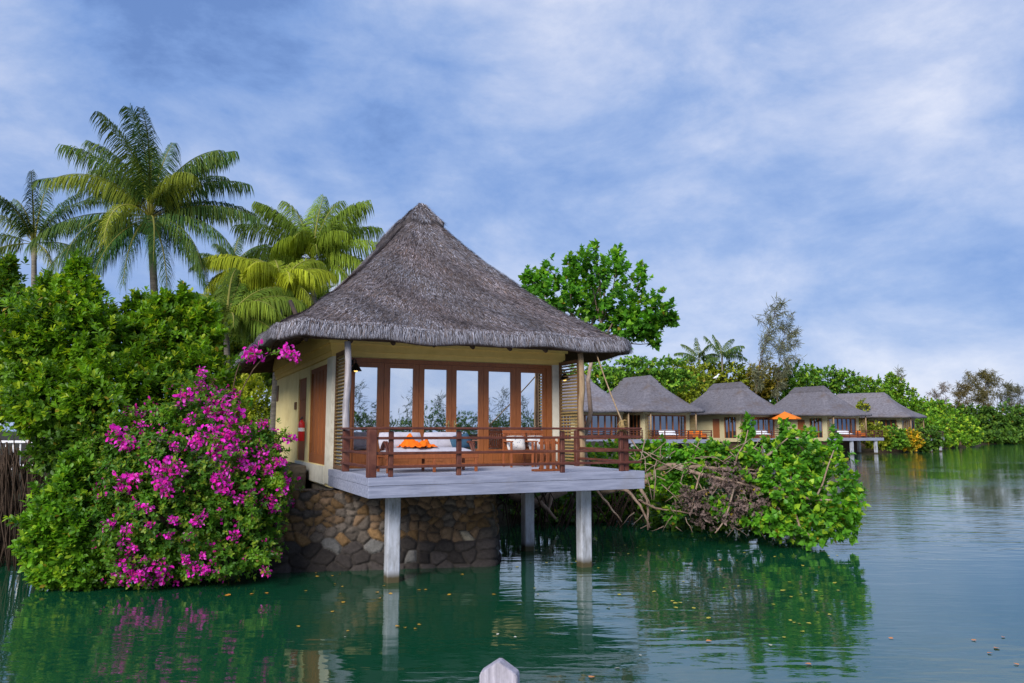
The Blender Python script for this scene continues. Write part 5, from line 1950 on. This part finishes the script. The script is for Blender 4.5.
brs = [([(600, 486, 24.4), (642, 479, 23.4), (668, 465, 22.6), (705, 467, 22.2), (745, 472, 21.9), (772, 452, 21.6)], .085), ([(602, 492, 24.2), (645, 482, 23.2), (665, 473, 22.7)], .12),
       ([(675, 466, 22.5), (700, 474, 22), (735, 482, 21.5), (790, 498, 21)], .06), ([(615, 488, 23.6), (628, 491, 23.3), (640, 505, 23), (650, 528, 22.8)], .06), ([(640, 487, 23.2), (647, 500, 23), (648, 530, 22.8)], .055),
       ([(640, 500, 23), (655, 508, 22.6), (692, 514, 22.2)], .04), ([(596, 489, 24), (608, 503, 23.8), (622, 522, 23.6)], .04), ([(652, 505, 22.8), (672, 527, 22.6)], .025), ([(690, 470, 22.3), (700, 485, 22), (706, 500, 21.9)], .02),
       ([(640, 450, 23), (660, 462, 22.6), (690, 474, 22.2)], .022), ([(632, 440, 23), (645, 458, 22.8), (652, 500, 22.6)], .02), ([(655, 470, 22.4), (654, 500, 22.4)], .025), ([(700, 440, 22.4), (690, 462, 22.3), (662, 470, 22.5)], .02),
       ([(636, 462, 22.8), (650, 455, 22.6), (668, 440, 22.5)], .018), ([(745, 472, 21.9), (775, 488, 21.4), (815, 500, 21), (845, 500, 20.9)], .05), ([(790, 498, 21), (800, 528, 20.8), (815, 540, 20.7)], .04), ([(772, 452, 21.6), (788, 438, 21.4)], .03), ([(735, 466, 21.9), (748, 430, 21.6)], .03),
       ([(815, 500, 21), (834, 450, 21)], .03), ([(735, 482, 21.5), (725, 520, 21.3), (715, 533, 21.2)], .03), ([(700, 474, 22), (690, 515, 21.7)], .03), ([(645, 440, 22.8), (640, 470, 22.8)], .016), ([(625, 430, 23.2), (640, 452, 23)], .015)]
mb = MB()
for pts, r in brs:
    ps = [at(p[0], p[1], p[2] - 0.55) + o_ for p in pts]
    fine = []
    for a, e_ in zip(ps[:-1], ps[1:]):
        w_ = wiggle(a, e_, 3, 0.04)
        fine += w_[:-1]
    fine.append(ps[-1])
    mb.tube(fine, [r * (1 - 0.55 * k / (len(fine) - 1)) for k in range(len(fine))], 7)
for _ in range(130):
    px, py = random.uniform(630, 775), random.uniform(446, 530)
    a = at(px, py, 21.9 - (px - 640) / 130)
    d_ = Vector((random.uniform(-.5, .5), random.uniform(-.3, .3), random.uniform(-.5, .35)))
    mb.tube(wiggle(a + o_, a + d_ + o_, 3, 0.08), [0.017, 0.013, 0.010, 0.005], 4)
mb.build('branches', M['pale_bark'], ft_)

# roots and trunks under the right part of the deck
prop_roots('prop_roots', 'brown prop roots and stilts standing in the water behind the deck pillars', 498, 640, 492, 532, 25.3, 60, 0.03, 'root')
mb = MB()
mb.tube(wiggle(at(533, 504, 25.2), at(566, 490, 25.0), 4, 0.03), [0.17, 0.16, 0.15, 0.14, 0.12], 9)
mb.tube(wiggle(at(500, 492, 25.6), at(540, 504, 25.0), 4, 0.04), [0.10, 0.12, 0.13, 0.12, 0.10], 9)
mb.tube(wiggle(at(540, 502, 24.8), at(556, 519, 24.6), 4, 0.04), [0.09, 0.07, 0.06, 0.05, 0.04], 7)
mb.tube(wiggle(at(552, 494, 25.0), at(546, 522, 24.8), 3, 0.04), [0.07, 0.06, 0.05, 0.05], 7)
tag(mb.build('driftwood', M['pale_bark']), 'thick leaning pale trunk lying under the right part of the deck', 'driftwood')
GRN = ((0.026, 0.080, 0.014), (0.075, 0.185, 0.022), (0.20, 0.29, 0.035))
b = [blob(610, 465, 34, 24, 29), blob(640, 470, 30, 22, 28), blob(585, 470, 20, 20, 28.5), blob(660, 490, 40, 22, 27)]
bush('green bush seen through the right end of the railing', b, (at(615, 480, 28.5).x, 28.5, 0.7), 900, 0.17, *GRN, shape=HEART)
b = [blob(545, 498, 40, 20, 28), blob(505, 500, 18, 22, 28), blob(590, 500, 34, 18, 27.5), blob(625, 500, 24, 20, 27), blob(560, 513, 60, 6, 27)]
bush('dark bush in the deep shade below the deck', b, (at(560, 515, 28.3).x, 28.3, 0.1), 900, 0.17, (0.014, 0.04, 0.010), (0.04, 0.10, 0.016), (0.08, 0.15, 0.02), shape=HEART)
b = [blob(690, 520, 50, 14, 25), blob(740, 505, 50, 26, 24), blob(790, 505, 30, 24, 23.5)]
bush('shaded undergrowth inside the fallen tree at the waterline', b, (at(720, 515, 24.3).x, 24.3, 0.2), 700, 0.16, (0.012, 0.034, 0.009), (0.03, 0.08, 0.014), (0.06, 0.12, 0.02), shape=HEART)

# yellow green bush behind the left wall, and dense greenery behind the cottage
b = [blob(248, 405, 24, 30, 33), blob(236, 430, 24, 24, 32), blob(262, 430, 14, 28, 33)]
bush('sunny yellow green shrub behind the left wall of the near cottage', b, (at(250, 440, 33).x, 33, 1.6), 900, 0.2, (0.07, 0.12, 0.015), (0.17, 0.23, 0.03), (0.30, 0.33, 0.05))
b = [blob(215, 335, 36, 36, 38), blob(252, 322, 30, 38, 38), blob(285, 308, 24, 26, 38), blob(185, 335, 30, 36, 38), blob(240, 365, 60, 30, 37), blob(308, 305, 26, 28, 38), blob(225, 308, 22, 24, 38)]
bush('dense shaded tree behind the yellow palms', b, (at(240, 430, 38).x, 38, 1.8), 4200, 0.26, (0.022, 0.050, 0.008), (0.065, 0.12, 0.012), (0.14, 0.18, 0.02), name='tree', cat='tree', r0=0.12)

# ------------------------------------------------------------------ the tree line behind the villas
def far_tree(label, blobs, n, L, dk, lt, tp, Y, per=5, shape=CLUMP, r0=0.2, name='tree', cat='tree', group='trees along the far bank', bark='bark', twigs=2, gz=1.8, bx=None, **kw):
    c = np.mean([b_[0] for b_ in blobs], axis=0)
    base = (bx if bx is not None else c[0], Y, gz)
    return leafy_tree(name, label, cat, base, blobs, [rosettes(blobs, n, per, L, dk, lt, tp, shape, zmin=0.05, **kw)], r0, bark, group, None, 'crown', 'far_leaf', twigs)


OL = ((0.040, 0.070, 0.012), (0.105, 0.150, 0.018), (0.20, 0.23, 0.03))
GR = ((0.020, 0.065, 0.014), (0.060, 0.150, 0.022), (0.13, 0.22, 0.03))
BRN = ((0.055, 0.060, 0.014), (0.12, 0.115, 0.024), (0.19, 0.16, 0.035))
DKG = ((0.014, 0.042, 0.012), (0.036, 0.090, 0.018), (0.07, 0.13, 0.025))
b = [blob(628, 372, 50, 5, 98), blob(650, 362, 36, 5, 98), blob(605, 380, 40, 7, 98), blob(668, 376, 30, 6, 98), blob(640, 385, 55, 9, 98), blob(590, 370, 24, 10, 98)]
far_tree('flat layered green tree above the first villa roof, behind the rope', b, 1300, 0.42, *GR, 98, up=0.2)
b = [blob(600, 400, 30, 24, 104), blob(640, 400, 26, 20, 104)]
far_tree('yellow green tree in the gap left of the first villa ridge', b, 600, 0.5, *OL, 104)
b = [blob(672, 392, 26, 24, 116), blob(690, 385, 22, 22, 116), blob(660, 402, 26, 22, 116)]
far_tree('olive tree filling the gap between the first and second villa', b, 1100, 0.45, *OL, 116)
b = [blob(705, 378, 26, 14, 124), blob(728, 376, 22, 14, 124), blob(690, 386, 24, 14, 124)]
far_tree('yellowish tree below the two distant palms', b, 900, 0.48, *OL, 124)
b = [blob(752, 384, 20, 18, 126), blob(768, 380, 18, 15, 126), blob(745, 394, 26, 18, 126)]
far_tree('brownish olive tree at the foot of the feathery casuarina', b, 900, 0.46, *BRN, 126)
b = [blob(790, 382, 18, 17, 128), blob(805, 380, 15, 16, 128), blob(775, 396, 24, 18, 128)]
far_tree('green tree in the gap between the second and third villa', b, 950, 0.46, *GR, 128)
b = [blob(826, 380, 17, 13, 134), blob(845, 386, 16, 15, 134), blob(812, 388, 18, 14, 134)]
far_tree('rounded green tree right above the third villa ridge', b, 850, 0.46, *GR, 134)
b = [blob(862, 388, 16, 12, 138), blob(878, 392, 14, 14, 138), blob(868, 402, 20, 16, 138)]
far_tree('green tree above the long ridge of the farthest villa', b, 800, 0.46, (0.024, 0.07, 0.014), (0.07, 0.165, 0.02), (0.15, 0.23, 0.03), 138)
b = [blob(893, 390, 10, 14, 145), blob(886, 398, 12, 14, 145), blob(905, 402, 12, 16, 145), blob(891, 380, 4, 8, 145)]
far_tree('upright green tree with a pointed top beyond the farthest villa', b, 750, 0.48, (0.024, 0.07, 0.014), (0.075, 0.17, 0.02), (0.16, 0.24, 0.03), 145, up=0.9)
b = [blob(915, 414, 20, 18, 142), blob(932, 416, 20, 16, 142), blob(925, 428, 26, 14, 136), blob(935, 440, 18, 8, 134)]
far_tree('bright bushy tree right of the farthest villa', b, 1000, 0.48, (0.026, 0.08, 0.014), (0.08, 0.19, 0.02), (0.17, 0.26, 0.03), 142, gz=0.8)
b = [blob(950, 424, 20, 14, 148), blob(966, 430, 15, 12, 150), blob(945, 438, 24, 9, 140), blob(974, 438, 7, 6, 152), blob(962, 441, 14, 6, 150)]
far_tree('bright low tree ending the bank in a rounded point over the water', b, 1000, 0.46, (0.026, 0.08, 0.014), (0.085, 0.195, 0.02), (0.19, 0.27, 0.03), 148, gz=0.4)
# low bushes at the waterline in front of the farthest villa
for lab, px, py, rx, rz, Y, cols in (
        ('yellow green bush beside the pillars of the third villa', 876, 436, 11, 13, 111, OL), ('round green bush in the middle of the row below the farthest villa', 893, 438, 12, 12, 112, GR),
        ('low bush with an orange tint below the farthest villa deck', 910, 440, 10, 10, 113, ((0.06, 0.085, 0.012), (0.17, 0.16, 0.015), (0.40, 0.22, 0.015))),
        ('dark green bush at the right end of the row below the farthest villa', 927, 439, 12, 13, 114, DKG)):
    b = [blob(px, py, rx, rz, Y), blob(px - rx * 0.5, py + rz * 0.4, rx * 0.7, rz * 0.6, Y), blob(px + rx * 0.5, py + rz * 0.3, rx * 0.7, rz * 0.6, Y)]
    far_tree(lab, b, 420, 0.36, *cols, Y, name='bush', cat='bush', group='bushes below the farthest villa', r0=0.08, gz=0.2)
b = [blob(862, 412, 6, 12, 120), blob(866, 426, 8, 10, 120)]
far_tree('pale yellow shrub beside the third villa deck', b, 260, 0.34, *OL, 120, name='bush', cat='bush', group='bushes below the farthest villa', r0=0.06, gz=0.5)

# right bank, farther off
for lab, bl, n, cols, Y in (
        ('dark spreading tree at the right edge of the picture', [blob(1012, 437, 26, 7, 186), blob(1034, 436, 20, 8, 188), blob(1010, 418, 26, 14, 196), blob(1000, 428, 30, 12, 195), blob(1030, 425, 24, 18, 196)], 1100, DKG, 196),
        ('dark green tree left of the right edge, below the tall casuarina', [blob(975, 438, 22, 6, 186), blob(995, 438, 18, 6, 186), blob(968, 416, 24, 10, 200), blob(985, 422, 24, 14, 199), blob(978, 432, 26, 10, 198)], 1100, DKG, 199),
        ('dark tree in the dip beyond the rounded green point', [blob(945, 414, 22, 9, 206), blob(930, 410, 18, 9, 206), blob(955, 424, 24, 12, 204), blob(956, 438, 20, 7, 187)], 900, ((0.03, 0.05, 0.012), (0.07, 0.10, 0.02), (0.11, 0.13, 0.03)), 205)):
    far_tree(lab, bl, n, 0.75, *cols, Y, gz=0.5, group='trees on the far right bank')


def casuarina(label, px, y_top, y_bot, halfw, Y, n, lean=0.0, col=((0.13, 0.15, 0.08), (0.23, 0.23, 0.14)), group='feathery casuarinas', L=(0.6, 1.3), dens=1.0, r0=0.16, limbs=26, lop=0.0):
    top_, bot = at(px + lean, y_top, Y), at(px, y_bot, Y)
    bot.z = 1.8
    t = root('casuarina_tree', label, 'casuarina', bot, 0, group)
    H = top_ - bot
    wk = halfw * Y / F
    mb = MB()
    pts = [Vector((H.x * k * k, H.y * k, H.z * k)) + Vector((0.15 * math.sin(k * 7), 0.1 * math.cos(k * 5), 0)) * (1 if k < 1 else 0) for k in [i / 9 for i in range(10)]]
    mb.tube(pts, [r0 * (1 - 0.9 * i / 9) for i in range(10)], 7)
    Ps, Ds = [], []
    for i in range(limbs):
        k = 0.35 + 0.63 * (i + random.random()) / limbs
        b0 = Vector((H.x * k * k, H.y * k, H.z * k))
        a = random.uniform(0, 6.283)
        prof = math.sin(math.pi * min(1, (1.02 - k) * 1.35 + 0.08)) ** 0.8
        ln = wk * prof * random.uniform(0.55, 1.15)
        d_ = Vector((math.cos(a) + lop, math.sin(a) * 0.7, random.uniform(0.45, 1.0))).normalized()
        e_ = b0 + d_ * ln
        w_ = wiggle(b0, e_, 4, 0.08)
        mb.tube(w_, [r0 * 0.22 * (1 - 0.8 * q / 4) for q in range(5)], 5)
        for q in range(int(n / limbs)):
            f = random.uniform(0.25, 1.08)
            p_ = b0.lerp(e_, f) + Vector((random.gauss(0, .22), random.gauss(0, .22), random.gauss(0, .18))) * (0.35 + wk * 0.10)
            Ps.append(p_)
            Ds.append(Vector((random.uniform(-.6, .9) + lop * 0.5, random.uniform(-.6, .6), random.uniform(-0.9, 0.7))))
    mb.build('trunk', M['bark'], t)
    Ps, Ds = np.array(Ps), np.array(Ds)
    nn = len(Ps)
    f = rng.random((nn, 1))
    C = np.array(col[0]) * (1 - f) + np.array(col[1]) * f
    a_ = leaf_arrays(Ps, Ds, rng.normal(size=(nn, 3)), rng.uniform(*L, nn), C, [(0, 0), (0.3, 0.034), (0.7, 0.026), (1, 0)], 0.1, 0.25)
    leaf_object('crown', [a_], M['far_leaf'], t)


casuarina('tall feathery casuarina bending right above the second villa', 752, 303, 400, 22, 120, 1300, 27, group='feathery casuarinas', limbs=34, lop=0.3, r0=0.13)
casuarina('shorter feathery casuarina right of the tall one, above the second villa', 775, 322, 400, 24, 123, 1500, 12, limbs=26, lop=0.5, r0=0.11)
casuarina('thin wispy casuarina poking up beyond the farthest villa', 897, 369, 410, 7, 148, 420, 1, limbs=14)
casuarina('pale wispy casuarina in the gap left of the brown pair', 938, 386, 425, 13, 208, 700, 4, ((0.13, 0.095, 0.07), (0.22, 0.17, 0.12)), limbs=18, L=(0.7, 1.5))
casuarina('brown rounded casuarina at the left of the brown pair', 964, 386, 430, 13, 205, 1500, 0, ((0.10, 0.08, 0.028), (0.20, 0.155, 0.05)), limbs=26, L=(0.8, 1.6))
casuarina('big brown casuarina, tallest tree on the far right bank', 984, 375, 430, 20, 204, 2600, 2, ((0.09, 0.085, 0.03), (0.19, 0.16, 0.05)), limbs=34, L=(0.8, 1.7))
casuarina('dark umbrella shaped casuarina at the right edge', 1012, 389, 430, 20, 205, 1700, 0, ((0.07, 0.075, 0.03), (0.14, 0.13, 0.05)), limbs=26, L=(0.8, 1.6))

# ------------------------------------------------------------------ the bank behind the photographer, which the glass doors reflect
mb = MB()
mb.add([(-300, -70, -0.3), (300, -70, -0.3), (300, -75, 1.2), (-300, -75, 1.2), (300, -900, 2), (-300, -900, 2)], [(1, 0, 3, 2), (2, 3, 5, 4)])
tag(mb.build('far_bank', M['soil']), None, None, kind='structure')
wb = []
for i in range(70):
    x = -60 + i * 3.4 + random.uniform(-1, 1)
    h = random.uniform(4.6, 7.6)
    wb.append((np.array([x, -76 - random.uniform(0, 6), h * 0.5]), np.array([3.2, 2.5, h * 0.62])))
wa = rosettes(wb, 15000, 5, 0.36, (0.016, 0.045, 0.012), (0.04, 0.095, 0.018), (0.08, 0.13, 0.025), CLUMP, 0.6, zmin=0.05)
cas = []
for i in range(22):
    x = -40 + i * 8.5 + random.uniform(-3, 3)
    h = random.uniform(8.5, 14)
    for _ in range(260):
        k = random.uniform(0.35, 1)
        p_ = np.array([x + random.gauss(0, 1.3) * (1.15 - k) * 1.6 + (k - .4) * 1.2, -80 + random.gauss(0, .6), h * k])
        cas.append(p_)
cas = np.array(cas)
ca = leaf_arrays(cas, rng.normal(size=cas.shape) + np.array([0.4, 0, 0.3]), rng.normal(size=cas.shape), rng.uniform(0.7, 1.5, len(cas)), np.tile([[0.05, 0.075, 0.04]], (len(cas), 1)), [(0, 0), (0.3, 0.05), (0.7, 0.04), (1, 0)])
o = leaf_object('far_woodland', [wa, ca], M['far_leaf'])
tag(o, 'low woodland on the opposite bank mirrored in the glass doors', 'woodland', kind='stuff')

# ------------------------------------------------------------------ fallen leaves floating on the water
def floating(label, colr, spots, L, seed):
    r_ = np.random.default_rng(seed)
    a = leaf_arrays(np.zeros((1, 3)), np.array([[1.0, 0, 0.02]]), np.array([[0, 0, 1.0]]), np.array([1.0]), np.array([colr]), HEART, 0.18, -0.06)
    me = np_mesh('floating_leaf', a[0] + np.array([-0.5, 0, 0.0]), a[1], a[2], a[3], M['fallen'])
    L *= 0.68
    for px, py in spots:
        p = onz(px, py, 0.008)
        o = link('floating_leaf', me)
        o.location = p
        s_ = L * r_.uniform(0.7, 1.3)
        o.scale = (s_, s_, s_)
        o.rotation_euler = (r_.normal() * 0.06, r_.normal() * 0.06, r_.uniform(0, 6.28))
        tag(o, label, 'leaf', label)


def scatter(n, x0, x1, y0, y1):
    return [(random.uniform(x0, x1), y0 + (y1 - y0) * random.random() ** 1.5) for _ in range(n)]


floating('small yellow leaf floating in front of the stone wall', (0.50, 0.27, 0.03), scatter(26, 290, 500, 568, 632), 0.105, 1)
floating('small yellow green leaf floating among the deck pillars and below the fallen tree', (0.42, 0.36, 0.04), scatter(30, 510, 690, 545, 610) + scatter(34, 690, 840, 552, 640), 0.11, 2)
floating('pale whitish leaf floating on the open water', (0.55, 0.52, 0.42), [(515, 637), (498, 634), (617, 668), (683, 631), (770, 645), (640, 655), (205, 580), (345, 637)], 0.10, 3)
floating('orange fallen leaf floating on the bright water at the right', (0.55, 0.22, 0.06), [(592, 677), (891, 638), (808, 664), (1016, 664), (996, 648), (974, 640), (990, 653), (1003, 637), (709, 641), (720, 560)], 0.105, 4)
floating('orange fallen leaf floating below the flowering bush', (0.52, 0.22, 0.03), [(228, 595), (252, 594), (267, 593)], 0.16, 5)
